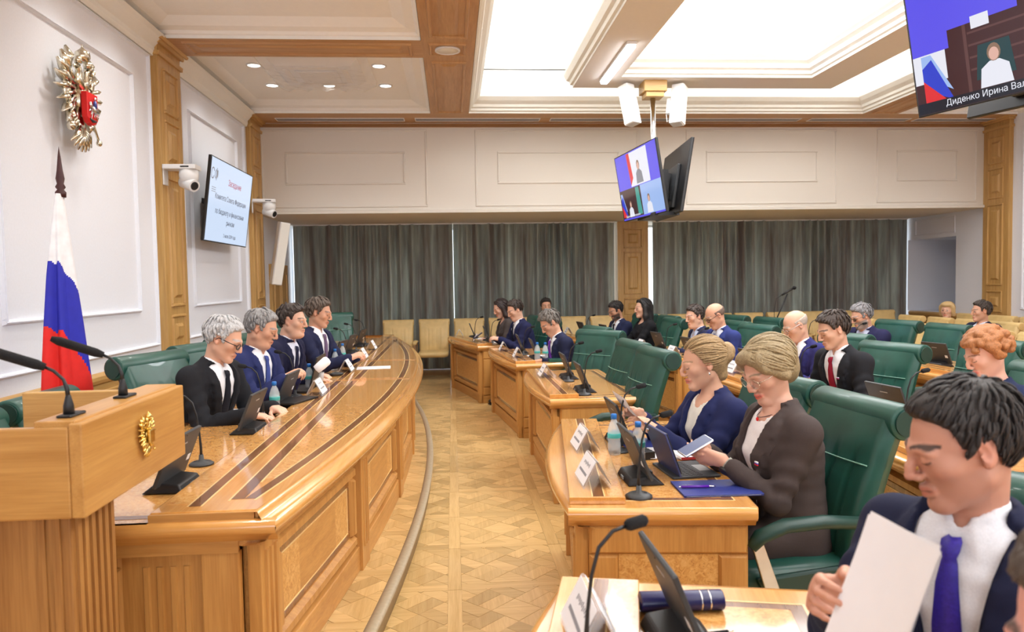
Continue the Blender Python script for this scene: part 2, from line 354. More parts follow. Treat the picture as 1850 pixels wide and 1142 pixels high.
# wooden beams of the ceiling grid
def beam(name,x0,x1,y0,y1,ax,panels):
    o=struct(MB().box(x0,x1,y0,y1,ZC-.005,ZC+.2).build(name,M['beam_'+ax]))
    G=lambda u,v,n:(u,-v,ZC-.005-n)
    for a,b,c,d in panels:
        mb=MB(); bar_frame(mb,G,a,b,-d,-c,.04,.018); panel_block(mb,G,a+.1,b-.1,-d+.1,-c-.1,.016); mb.build('beam_panel',M['beam_'+ax],o)
    return o
PY=[(8.22,10.62),(4.95,7.42),(1.72,4.19),(-1.5,.96)]
beam('trim_6',-.26,.28,YN,10.72,'y',[(-.18,.2,a,b) for a,b in PY])
beam('trim_7',6.14,6.68,YN,10.72,'y',[(6.22,6.6,a,b) for a,b in PY])
for k,(a,b) in enumerate(((7.52,8.08),(4.29,4.85),(1.06,1.62))):
    beam('trim_%d'%(20+k),XL,-.26,a,b,'x',[(XL+.25,-.36,a+.08,b-.08)])
    beam('trim_%d'%(30+k),6.68,XR,a,b,'x',[(6.8,XR-.25,a+.08,b-.08)])
fb=beam('trim_8',XL,XR,10.72,Y1,'x',[])
mb=MB(); mb.extrude([(0,3.99),(.02,3.96),(.05,3.93),(.0,3.93)],lambda a,b,l:(l,Y1-a,b),XL,XR); mb.build('wood_moulding',M['beam_x'],fb)
# air outlets in the far beam
for k,a in enumerate((-2.5,-.5,1.5,3.5,5.5,7.2)):
    b=a+(1.85 if k<5 else 1.5 if k==9 else 1.3) if k!=4 else a+1.6
    t=empty('air_vent',((a+b)/2,11.1,ZC-.005)); tag(t,'long grey ceiling air vent, %s from the left over the far wall'%ORD[k],'vent','ceiling air vents over the far wall')
    w2=(b-a)/2
    mb=MB(); bar_frame(mb,lambda u,v,n:(u,v,-n),-w2,w2,-.1,.1,.015,.008); mb.build('frame',M['white'],t)
    for j in range(5):
        y=-.07+j*.035; MB().box(-w2+.012,w2-.012,y-.010,y+.010,-.005,.001).build('slat',M['grey'],t)
# central tray: crown, upper ceiling, hanging ring with backlit stretch ceiling
def frame_profile(name,x0,x1,y0,y1,prof,mat,parent):
    vs=[];fs=[]
    for i,z in prof: vs+=[(x0+i,y0+i,z),(x1-i,y0+i,z),(x1-i,y1-i,z),(x0+i,y1-i,z)]
    for k in range(len(prof)-1):
        for i in range(4):
            j=(i+1)%4; fs.append((k*4+j,k*4+i,(k+1)*4+i,(k+1)*4+j))
    return MB().add(vs,fs).build(name,mat,parent)
frame_profile('tray_crown',.28,6.14,YN,10.70,[(.004,3.996),(.004,4.02),(.03,4.03),(.035,4.06),(.06,4.075),(.07,4.11),(.12,4.15),(.16,4.2),(.16,4.22),(.02,4.23),(.02,4.6)],M['crown'],ceil)
RX0,RX1,RY1,RY0=1.55,4.9,9.3,-2.2
rg=struct(empty('trim_9'))
def ring_boxes(z0,z1,e,mat,name):
    mb=MB(); x0,x1,y0,y1=RX0-e,RX1+e,RY0-e,RY1+e; a,b,c,d=RX0+.5,RX1-.5,RY0+.5,RY1-.5
    mb.box(x0,a,y0,y1,z0,z1).box(b,x1,y0,y1,z0,z1).box(a,b,y0,c,z0,z1).box(a,b,d,y1,z0,z1); return mb.build(name,mat,rg)
ring_boxes(ZC,ZC+.03,0,M['ring'],'ring_soffit')
ring_boxes(ZC+.03,ZC+.62,-.16,M['crown'],'ring_body')
frame_profile('ring_crown',RX0,RX1,RY0,RY1,[(-.003,4.0),(-.003,4.03),(-.03,4.04),(-.04,4.08),(-.07,4.1),(-.1,4.17),(-.1,4.2),(.16,4.21)],M['crown'],rg)
frame_profile('ring_inner_crown',RX0+.5,RX1-.5,RY0+.5,RY1-.5,[(.003,4.0),(.003,4.03),(.03,4.04),(.03,4.08),(.07,4.1),(.07,4.15),(.12,4.18),(.12,4.25)],M['crown'],rg)
MB().box(RX0+.5,RX1-.5,RY0+.5,RY1-.5,4.245,4.26).build('stretch_ceiling',M['stretch'],rg)
# recessed downlights, round speaker, fluorescent strip, cassette air conditioner
def dl_mesh():
    a=MB().lathe([(.088,0),(.088,-.012),(.072,-.014),(.070,-.002)],seg=24); b=MB().lathe([(.07,0),(.07,-.006),(.0,-.007)],seg=24)
    return a.mesh('trim_ring'),b.mesh('lens')
dla,dlb=dl_mesh()
k=0
zc=ZC+.13
lights=[]
for ci,(y0,y1) in enumerate(cellsY[:3]):
    ys=(y0+.77,y1-1.05) if ci else (8.9,9.72)
    ys={0:(8.85,9.72),1:(5.75,6.6),2:(2.5,3.4)}[ci]
    for side,xs in ((0,(-2.22,-1.51,-.8)),(1,(7.1,7.64,8.2))):
        for iy,y in enumerate(ys):
            for ix,x in enumerate(xs):
                if ci==0 and iy==0 and ix==1: continue
                if side==1 and ix==1: continue
                lights.append((ci,side,iy,ix,x,y))
for ci,side,iy,ix,x,y in lights:
    t=empty('downlight',(x,y,zc))
    tag(t,'recessed downlight, %s coffer from far end over %s, %s row, %s'%(('first','second','third')[ci],('the presidium','right block')[side],('near','far')[iy],('left','middle','right')[ix]),'light','recessed downlights')
    link('trim_ring',dla,M['white'],t); link('lens',dlb,M['lamp'],t)
    l=bpy.data.lights.new('downlight_lamp','SPOT'); l.energy=34; l.spot_size=2.2; l.spot_blend=.8; l.shadow_soft_size=.07; l.color=(1,.97,.92)
    lo=bpy.data.objects.new('downlight_lamp',l); COL.objects.link(lo); lo.parent=t; lo.location=(0,0,-.03)
t=empty('ceiling_speaker',(0,7.79,ZC-.005)); tag(t,'round white ceiling loudspeaker set in the wooden beam crossing','speaker')
MB().lathe([(.13,0),(.13,-.02),(.115,-.024),(.11,-.014)],seg=28).build('rim',M['white'],t); MB().lathe([(.11,0),(.11,-.014),(0,-.016)],seg=28).build('grille',M['crown'],t)
mb=MB(); bar_frame(mb,lambda u,v,n:(u,-v,-n),-.19,.19,-.19,.19,.03,.015); mb.build('surround',M['beam_y'],t)
t=empty('strip_light',(1.86,8.2,ZC)); tag(t,'bright fluorescent strip light fixed under the hanging ceiling ring','light')
MB().box(-.055,.055,-.72,.72,-.03,.0).build('housing',M['white'],t,.006); MB().box(-.045,.045,-.70,.70,-.065,-.03).build('diffuser',M['tube'],t,.02)
l=bpy.data.lights.new('strip_lamp','AREA'); l.shape='RECTANGLE'; l.size=.1; l.size_y=1.4; l.energy=25; l.color=(.93,.95,1); lo=bpy.data.objects.new('strip_lamp',l); COL.objects.link(lo); lo.parent=t; lo.location=(0,0,-.075)
t=empty('smoke_detector',(1.0,7.0,ZC+.62)); tag(t,'small white smoke detector on the bright ceiling left of the ring','detector')
MB().lathe([(.05,0),(.05,-.02),(.03,-.035),(0,-.036)],seg=20).build('body',M['white'],t)
t=empty('air_conditioner',(-1.52,9.05,zc)); tag(t,'square white cassette air conditioner wrapped in clear film on the coffered ceiling','air conditioner')
mb=MB(); mb.hexa([(-.5,-.5,0),(.5,-.5,0),(.5,.5,0),(-.5,.5,0)],[(-.42,-.42,-.07),(.42,-.42,-.07),(.42,.42,-.07),(-.42,.42,-.07)]); mb.build('casing',M['white'],t)
mb=MB().box(-.24,.24,-.24,.24,-.085,-.07); mb.build('grille_frame',M['white'],t,.005)
for j in range(9): MB().box(-.2,.2,-.2+j*.05-.017,-.2+j*.05+.017,-.092,-.084).build('grille_slat',M['ring'],t)
for a in range(4):
    q=MB().box(-.28,.28,.30,.36,-.078,-.069); q.xf(Matrix.Rotation(a*PI/2,4,'Z')); q.build('flap',M['ring'],t)
mb=MB(); n=16
mb.grid([[(-.62+1.24*i/n,(-.62+1.24*j/n),-.095-.045*max(0,1-max(abs(i-8),abs(j-8))/6.5)+.022*math.sin(i*2.1+j*1.3)+ (.09 if i in(0,n) or j in(0,n) else 0)) for j in range(n+1)] for i in range(n+1)])
mfilm,ntf,bf=new_mat('clear_film'); bf.inputs['Base Color'].default_value=(1,1,1,1); bf.inputs['Roughness'].default_value=.12; bf.inputs['Alpha'].default_value=.22
mb.build('plastic_film',mfilm,t)
# ---------------------------------------------------------------- floor and parquet
floor=struct(MB().box(XL-.2,XR+.4,YN-.2,13.8,-.1,-.012).build('floor',M['wood_y']))
M['parquet_a']=wood('parquet_a',srgb(196,158,98),srgb(226,194,136),0,rough=.28,coat=.25,scale=1.6,rnd=True)
M['parquet_b']=wood('parquet_b',srgb(196,158,98),srgb(226,194,136),1,rough=.28,coat=.25,scale=1.6,rnd=True)
def xstep(y): return -.215-(y-5.9)**2/44
def clip(poly,nx,ny,c):    # keep nx*x+ny*y<=c
    out=[]
    for i in range(len(poly)):
        a,b=poly[i],poly[(i+1)%len(poly)]; da=nx*a[0]+ny*a[1]-c; db=nx*b[0]+ny*b[1]-c
        if da<=0: out.append(a)
        if (da<0)!=(db<0) and abs(da-db)>1e-12:
            t=da/(da-db); out.append((a[0]+(b[0]-a[0])*t,a[1]+(b[1]-a[1])*t))
    return out
def parea(p): return abs(sum(p[i][0]*p[(i+1)%len(p)][1]-p[(i+1)%len(p)][0]*p[i][1] for i in range(len(p))))/2
PITCH=.6; BW=.07
tile=[]    # pieces of one module with corner at 0,0: borders + diagonal basket
tile+=[([(0,0),(BW,0),(BW,PITCH),(0,PITCH)],1),([(BW,0),(PITCH,0),(PITCH,BW),(BW,BW)],0)]
q=.088; c45=math.sqrt(.5); inner=(BW,PITCH)
for i in range(-8,9):
    for j in range(-8,9):
        x0,y0=i*2*q,j*2*q
        for k in range(2):
            r=[(x0+k*q,y0),(x0+(k+1)*q,y0),(x0+(k+1)*q,y0+2*q),(x0+k*q,y0+2*q)] if (i+j)%2==0 else [(x0,y0+k*q),(x0+2*q,y0+k*q),(x0+2*q,y0+(k+1)*q),(x0,y0+(k+1)*q)]
            p=[((a-b)*c45+.335,(a+b)*c45+.335-q*c45*2) for a,b in r]
            for h in ((1,0,PITCH),(-1,0,-BW),(0,1,PITCH),(0,-1,-BW)):
                if p: p=clip(p,*h)
            if len(p)>2 and parea(p)>2e-4: tile.append((p,(i+j)%2))
pieces=[]
X0,Y0=-.055,1.4
for i in range(-2,9):
    for j in range(0,19):
        ox,oy=X0+i*PITCH,Y0+j*PITCH
        for p,d in tile:
            P=[(a+ox,b+oy) for a,b in p]; cx=sum(a for a,b in P)/len(P); cy=sum(b for a,b in P)/len(P)
            ym=cy; sl=-(ym-5.9)/22; xs=xstep(ym)
            if cx<-.95: continue
            right=clip(P,-1,sl,-(xs)+sl*ym) if cx<xs+.3 else P
            if len(right)>2 and parea(right)>1e-4: pieces.append((right,d,0.))
            if cx<xs+.3:
                left=clip(P,1,-sl,xs-.02-sl*ym)
                if len(left)>2 and parea(left)>1e-4: pieces.append((left,d,.1))
def shrink(P,g=.0008):
    cx=sum(a for a,b in P)/len(P); cy=sum(b for a,b in P)/len(P); out=[]
    for a,b in P:
        dx,dy=a-cx,b-cy; L=math.hypot(dx,dy); k=max(0,(L-g*1.6)/L); out.append((cx+dx*k,cy+dy*k))
    return out
def score(pc):
    P,d,z=pc; cx=sum(a for a,b in P)/len(P); cy=sum(b for a,b in P)/len(P)
    vis=(cy>2.6 and -.45<cx<.62 and cx>-.62+.02*cy-.1) and cx*1.0>-.62*(cy/3.2)
    return parea(P)/(cy*cy) if vis else 0
order=sorted(pieces,key=score,reverse=True)
def add_piece(mb,P,z):
    P=shrink(P); n=len(P); area2=sum(P[i][0]*P[(i+1)%n][1]-P[(i+1)%n][0]*P[i][1] for i in range(n))
    if area2<0: P=P[::-1]
    h=z+random.uniform(-.0006,.0006); mb.add([(a,b,h) for a,b in P]+[(a,b,h-.011) for a,b in P],[tuple(range(n))]+[(j,i,n+i,n+j) for i,j in ((k,(k+1)%n) for k in range(n))])
    return 2*n
pm=[M['parquet_a'],M['parquet_b']]
platform=None
step_pts=[(xstep(y),y) for y in np.linspace(YN,11.45,60)]
pl=MB().prism([(XL,YN)]+[(a-.02,b) for a,b in step_pts]+[(XL,11.45)],-.01,.0885)
platform=struct(pl.build('trim_10',M['wood_y']))
for P,d,z in order[:300]:
    mb=MB(); add_piece(mb,P,z); mb.build('parquet_block',pm[d],floor if z==0 else platform)
for zz,par in ((0.,floor),(.1,platform)):
    for dd in (0,1):
        mb=MB(); rn=[]
        for P,d,z in order[300:]:
            if d==dd and z==zz:
                k=add_piece(mb,P,z); rn+=[random.random()]*k
        if not rn: continue
        o=mb.build('parquet_blocks',pm[dd],par); o['kind']='stuff'
        at=o.data.attributes.new('rnd','FLOAT','POINT'); at.data.foreach_set('value',rn)
mb=MB(); prof=[(0,.0),(.012,.0),(.012,.07),(.022,.078),(.026,.09),(.02,.1),(.008,.103),(-.03,.102),(-.03,.09)]
rows=[]
for a,b in step_pts: rows.append([(a+p,b,z) for p,z in prof])
mb.grid(rows,smooth=True,flip=True)
M['nosing']=plain('step_nosing',srgb(172,158,132),.55,var=.08,scale=40)
mb.build('step_nosing',M['nosing'],platform)
# ---------------------------------------------------------------- curtains
def curtain(name,x0,x1,label,seed):
    rs=np.random.RandomState(seed); n=int((x1-x0)/.012); xs=np.linspace(x0,x1,n+1)
    ph=np.cumsum(2*PI*.012/ (.19+.06*np.sin(xs*3.1+seed)+.02*rs.randn(n+1))); am=.055+.02*np.sin(xs*5.3+seed*2)
    rows=[]
    for z,k in ((2.64,.7),(2.5,.85),(1.9,1.),(1.3,1.05),(.7,1.1),(.04,1.15)):
        yy=Y2+am*k*np.sin(ph+.12*np.sin(z*2.+xs*4))
        rows.append([(xs[i],yy[i],z) for i in range(n+1)])
    back=[[(p[0],p[1]+.006,p[2]) for p in r] for r in rows]
    mb=MB().grid(rows,flip=False); mb.grid(back,flip=True)
    t=empty(name,((x0+x1)/2,Y2,0)); mb.v=[(a-(x0+x1)/2,b-Y2,c) for a,b,c in mb.v]
    mb.build('cloth',M['curtain'],t); w2=(x1-x0)/2
    MB().box(-w2,w2,-.04,.04,2.632,2.65).build('rail',M['white'],t)
    tag(t,label,'curtain','floor length curtains on the far wall')
curtain('curtain',-2.78,.02,'grey green pleated curtain behind the presidium, leftmost of the far wall',3)
curtain('curtain',.03,2.97,'grey green pleated curtain left of the wooden pillar, middle of the far wall',5)
curtain('curtain',3.68,8.56,'wide grey green pleated curtain right of the wooden pillar on the far wall',8)
# ================================================================ FURNITURE
Z0=.1        # platform height
def outer(y): return -.29-(y-6.2)**2/40.5
PY0,PY1=2.52,11.1; PXI,PXB=-1.03,-1.62; PT=.84; PW=.812
pres=empty('presidium_table',(0,0,0)); tag(pres,'long curved lacquered oak presidium table with burl inlays on the raised step','table')
ys=list(np.linspace(PY0,PY1,70))
def strip(mb,f0,f1,y0,y1,z0,z1,mi=0,n=None):
    n=n or max(2,int((y1-y0)/.13)); yy=np.linspace(y0,y1,n+1)
    poly=[(f1(y) if callable(f1) else f1,y) for y in yy]+[(f0(y) if callable(f0) else f0,y) for y in yy[::-1]]
    mb.prism(poly,z0,z1,mi)
ext=lambda d:(lambda y:outer(y)+d)
# lower writing surface and raised band
mb=MB(); strip(mb,PXB,PXI,PY0,PY1,PW-.04,PW); mb.build('writing_surface',M['burl_top'],pres)
mb=MB(); strip(mb,PXI,ext(-.055),PY0+.03,PY1,PW-.05,PT); mb.build('raised_band',M['top_y'],pres,.004)
mb=MB(); mb.box(PXI-.001,outer(PY0)-.06,PY0+.015,PY0+.035,PW,PT-.004); mb.build('band_end',M['wood_x'],pres)
def inlay(name,f0,f1,y0,y1,mat,z=PT,h=.0012):
    mb=MB(); strip(mb,f0,f1,y0,y1,z-.001,z+h); return mb.build(name,mat,pres)
S_=M['string_y']
inlay('burl_inlay',PXI+.02,PXI+.1,PY0+.12,PY1-.2,M['burl_top'])
JY=[5.93,7.36,10.15]; segs=list(zip([PY0+.09]+[y+.05 for y in JY],[y-.05 for y in JY]+[PY1-.06]))
for a,b in segs:
    inlay('dark_inlay',PXI+.106,PXI+.146,a,b,M['dark_y']); inlay('pale_inlay',PXI+.100,PXI+.106,a,b,S_); inlay('pale_inlay',PXI+.146,PXI+.152,a,b,S_)
    if a>10: continue
    a2=max(a,2.78) 
    inlay('dark_inlay',-.80,-.755,max(a,2.68),b,M['dark_y']); inlay('pale_inlay',-.807,-.80,max(a,2.66),b,S_)
    inlay('burl_inlay',-.748,lambda y:max(-.747,outer(y)-.165),max(a,2.95),b,M['burl_top']); inlay('pale_inlay',-.755,-.748,max(a,2.9),b,S_)
    inlay('dark_inlay',lambda y:max(-.755,outer(y)-.158),lambda y:max(-.754,outer(y)-.118),max(a,2.68),b,M['dark_y'])
    inlay('pale_inlay',lambda y:outer(y)-.165,lambda y:outer(y)-.158,max(a,2.95),b,S_); inlay('pale_inlay',lambda y:max(-.80,outer(y)-.118),lambda y:max(-.79,outer(y)-.111),max(a,2.66),b,S_)
for y in JY: 
    mb=MB(); mb.box(PXI+.1,outer(y)-.06,y-.03,y+.03,PT-.001,PT+.0014); mb.build('cross_band',M['top_x'],pres)
mb=MB(); mb.box(PXB+.03,PXI-.02,PY0+.06,PY0+.1,PW-.001,PW+.0012); mb.build('dark_inlay',M['dark_x'],pres)
mb=MB(); strip(mb,PXB+.06,PXB+.1,PY0+.1,PY1-.1,PW-.001,PW+.0012); mb.build('dark_inlay',M['dark_y'],pres)
# moulded edge swept round the near end, the long front and the far end
prof=[(-.06,PT),(-.045,PT),(-.04,PT-.012),(-.03,PT-.03),(-.004,PT-.034),(.012,PT-.045),(.016,PT-.058),(.008,PT-.074),(-.012,PT-.084),(-.02,PT-.1),(-.06,PT-.112),(-.1,PT-.115)]
mb=MB(); mb.grid([[(outer(y)+d,y,z) for d,z in prof] for y in ys],flip=True); mb.build('edge_moulding',M['top_y'],pres)
xe=np.linspace(PXB,outer(PY0),8)
prof2=[(0.02,PW),(0,PW),(-.012,PW-.012),(-.016,PW-.03),(-.008,PW-.046),(.012,PW-.056),(.02,PW-.075),(.06,PW-.087)]
mb=MB(); mb.grid([[(x+(.016 if i==7 else 0),PY0+d,z) for d,z in prof2] for i,x in enumerate(xe)],flip=False); mb.build('edge_moulding',M['top_x'],pres)
mb=MB(); mb.grid([[(x,PY1-d,z+.02) for d,z in prof2] for x in np.linspace(PXB,outer(PY1),8)],flip=True); mb.build('edge_moulding',M['top_x'],pres)
mb=MB(); strip(mb,PXB,ext(-.06),PY0+.04,PY1-.03,PW-.1,PW-.045); mb.build('apron',M['wood_y'],pres)
# carcass
mb=MB(); strip(mb,-1.12,ext(-.12),PY0+.1,PY1-.08,Z0,PW-.08); mb.build('carcass',M['wood_y'],pres)
mb=MB(); strip(mb,ext(-.12),ext(-.085),PY0+.08,PY1-.1,Z0,Z0+.13); mb.build('plinth',M['wood_y'],pres,.006)
mb=MB(); strip(mb,ext(-.12),ext(-.085),PY0+.08,PY1-.1,PW-.14,PW-.08); mb.build('frieze',M['wood_y'],pres)
PB=[2.68,3.95,5.25,6.55,7.85,9.15,10.45]
def place(P0,P1):     # local frame on a vertical face from P0 to P1, normal to the right of travel reversed
    d=Vector((P1[0]-P0[0],P1[1]-P0[1],0)); L=d.length; u=d/L; n=Vector((u.y,-u.x,0)); o=Vector((P0[0],P0[1],0))
    return (lambda a,z,k:tuple(o+u*a+n*k+Vector((0,0,z)))),L
def pilaster_part(F,a0,a1,z0,z1,parent,mat):
    mb=MB(); mb.hexa([F(a0,z0,0),F(a0,z0,.05),F(a1,z0,.05),F(a1,z0,0)],[F(a0,z1,0),F(a0,z1,.05),F(a1,z1,.05),F(a1,z1,0)])
    p=mb.build('pilaster',mat,parent,.003)
    w=(a1-a0)
    for k in range(3):
        c=a0+w*(.25+.25*k); mb=MB(); mb.extrude([(c-.012,.05),(c-.008,.058),(c+.008,.058),(c+.012,.05)],lambda a,b,l:F(a,l,b),z0+.12,z1-.06); mb.build('flute',mat,p)
    return p
def burl_panel(F,a0,a1,z0,z1,parent,wm,inl=True):
    mb=MB(); bar_frame(mb,F,a0,a1,z0,z1,.06,.03); mb.build('panel_frame',wm,parent)
    if inl:
        mb=MB(); bar_frame(mb,F,a0+.06,a1-.06,z0+.06,z1-.06,.035,.006); mb.build('dark_inlay',M['dark_z'],parent)
        mb=MB(); bar_frame(mb,F,a0+.093,a1-.093,z0+.093,z1-.093,.007,.007); mb.build('pale_inlay',M['string_z'],parent)
    e=.1 if inl else .06
    mb=MB(); mb.hexa([F(a0+e,z0+e,-.01),F(a1-e,z0+e,-.01),F(a1-e,z1-e,-.01),F(a0+e,z1-e,-.01)],[F(a0+e,z0+e,.004),F(a1-e,z0+e,.004),F(a1-e,z1-e,.004),F(a0+e,z1-e,.004)]); mb.build('burl_panel',M['burl'],parent)
for i,y in enumerate(PB):
    F,L=place((outer(y-.08)-.12,y-.08),(outer(y+.08)-.12,y+.08)); pilaster_part(F,0,L,Z0,PW-.08,pres,M['wood_z'])
    if i<len(PB)-1:
        yn=PB[i+1]; F,L=place((outer(y+.08)-.118,y+.08),(outer(yn-.08)-.118,yn-.08)); burl_panel(F,.02,L-.02,Z0+.14,PW-.15,pres,M['wood_z'])
# near end panel with fluted corner posts
F,L=place((-1.5,PY0+.07),(outer(PY0)-.12,PY0+.07))
mb=MB(); mb.hexa([F(-.1,Z0,-.04),F(L,Z0,-.04),F(L,Z0,0),F(-.1,Z0,0)],[F(-.1,PW-.08,-.04),F(L,PW-.08,-.04),F(L,PW-.08,0),F(-.1,PW-.08,0)]); mb.build('end_panel',M['wood_z'],pres)
for k in range(4):
    c=L-.32+.045*k; mb=MB(); mb.extrude([(c-.012,0),(c-.008,.007),(c+.008,.007),(c+.012,0)],lambda a,b,l:F(a,l,b),Z0+.1,PW-.17); mb.build('flute',M['wood_z'],pres)
mb=MB(); mb.hexa([F(L-.13,Z0,-.02),F(L,Z0,-.02),F(L,Z0,.03),F(L-.13,Z0,.03)],[F(L-.13,PW-.08,-.02),F(L,PW-.08,-.02),F(L,PW-.08,.03),F(L-.13,PW-.08,.03)]); mb.build('corner_post',M['wood_z'],pres,.006)
MB().box(-1.6,outer(PY0)-.12,PY0+.03,PY0+.12,PW-.12,PW-.07).build('end_frieze',M['wood_x'],pres)
mb=MB(); bar_frame(mb,F,-.1,L-.4,Z0+.02,PW-.1,.07,.012); mb.build('panel_frame',M['wood_z'],pres)
# ---------------------------------------------------------------- lectern
lec=empty('lectern',(-1.24,2.36,Z0)); tag(lec,'pale wooden lectern with gold double headed eagle and two gooseneck microphones','lectern')
lx,ly=-1.24,2.36
def LB(x0,x1,y0,y1,z0,z1): return MB().box(x0-lx,x1-lx,y0-ly,y1-ly,z0-Z0,z1-Z0)
WX,WY,WZ=M['pale_x'],wood('lectern_oak',srgb(174,122,60),srgb(206,156,88),1,rough=.3),M['pale_z']
LB(-1.0,-.965,1.99,2.72,1.0,1.25).build('front_board',WY,lec,.005)
LB(-1.5,-1.0,1.99,2.02,1.0,1.24).build('side_board',wood('lectern_side',srgb(174,122,60),srgb(206,156,88),0,rough=.3),lec,.005)
LB(-1.5,-1.0,2.69,2.72,1.0,1.24).build('side_board',WX,lec,.005)
LB(-1.5,-.98,2.0,2.71,1.0,1.03).build('shelf',WX,lec)
mb=MB().hexa([(-1.5-lx,2.02-ly,1.05-Z0),(-1.03-lx,2.02-ly,1.19-Z0),(-1.03-lx,2.69-ly,1.19-Z0),(-1.5-lx,2.69-ly,1.05-Z0)],[(-1.5-lx,2.02-ly,1.07-Z0),(-1.03-lx,2.02-ly,1.21-Z0),(-1.03-lx,2.69-ly,1.21-Z0),(-1.5-lx,2.69-ly,1.07-Z0)]); mb.build('reading_board',WY,lec)
LB(-1.09,-.985,2.0,2.71,1.235,1.256).build('top_rail',WY,lec,.004)
WZ=wood('lectern_column',srgb(140,92,46),srgb(186,136,76),2,rough=.4)
colb=LB(-1.36,-1.06,2.1,2.36,Z0+.06,1.0).build('column',WZ,lec,.004)
for k in range(6): LB(-1.063,-1.052,2.125+.04*k,2.145+.04*k,Z0+.08,.98).build('reed',WZ,colb)
for k in (5,6): LB(-1.345+.04*k,-1.325+.04*k,2.092,2.103,Z0+.08,.98).build('reed',WZ,colb)
LB(-1.46,-1.0,2.04,2.46,Z0,Z0+.06).build('foot',WX,lec,.01)
def gooseneck(parent,base,pts,head,foot=None,rf=.012,neck=.0045):
    mb=MB().tube(pts,[.006]*2+[neck]*(len(pts)-2),8); mb.build('gooseneck',M['black'],parent)
    a,b=Vector(head[0]),Vector(head[1]); MB().tube([a,a+(b-a)*.15,a+(b-a)*.85,b],[rf*.7,rf,rf,rf*.55],12).build('foam_head',M['foam'],parent)
for k,(by,) in enumerate(((2.07,),(2.40,))):
    t=empty('lectern_microphone',(-1.035,by,1.256)); tag(t,'black gooseneck microphone on the lectern, %s one'%('nearer','farther')[k],'microphone','lectern microphones')
    MB().box(-.02,.02,-.03,.055,0,.008).build('base_plate',M['black'],t,.004)
    MB().lathe([(.014,.005),(.013,.03),(.007,.055),(.005,.06)],seg=14).build('socket',M['black'],t)
    gooseneck(t,None,[(0,0,.05),(-.002,0,.075),(-.01,0,.1),(-.03,-.008,.125),(-.05,-.014,.137)],[(-.048,-.014,.136),(-.17,-.075,.195)],rf=.0135)
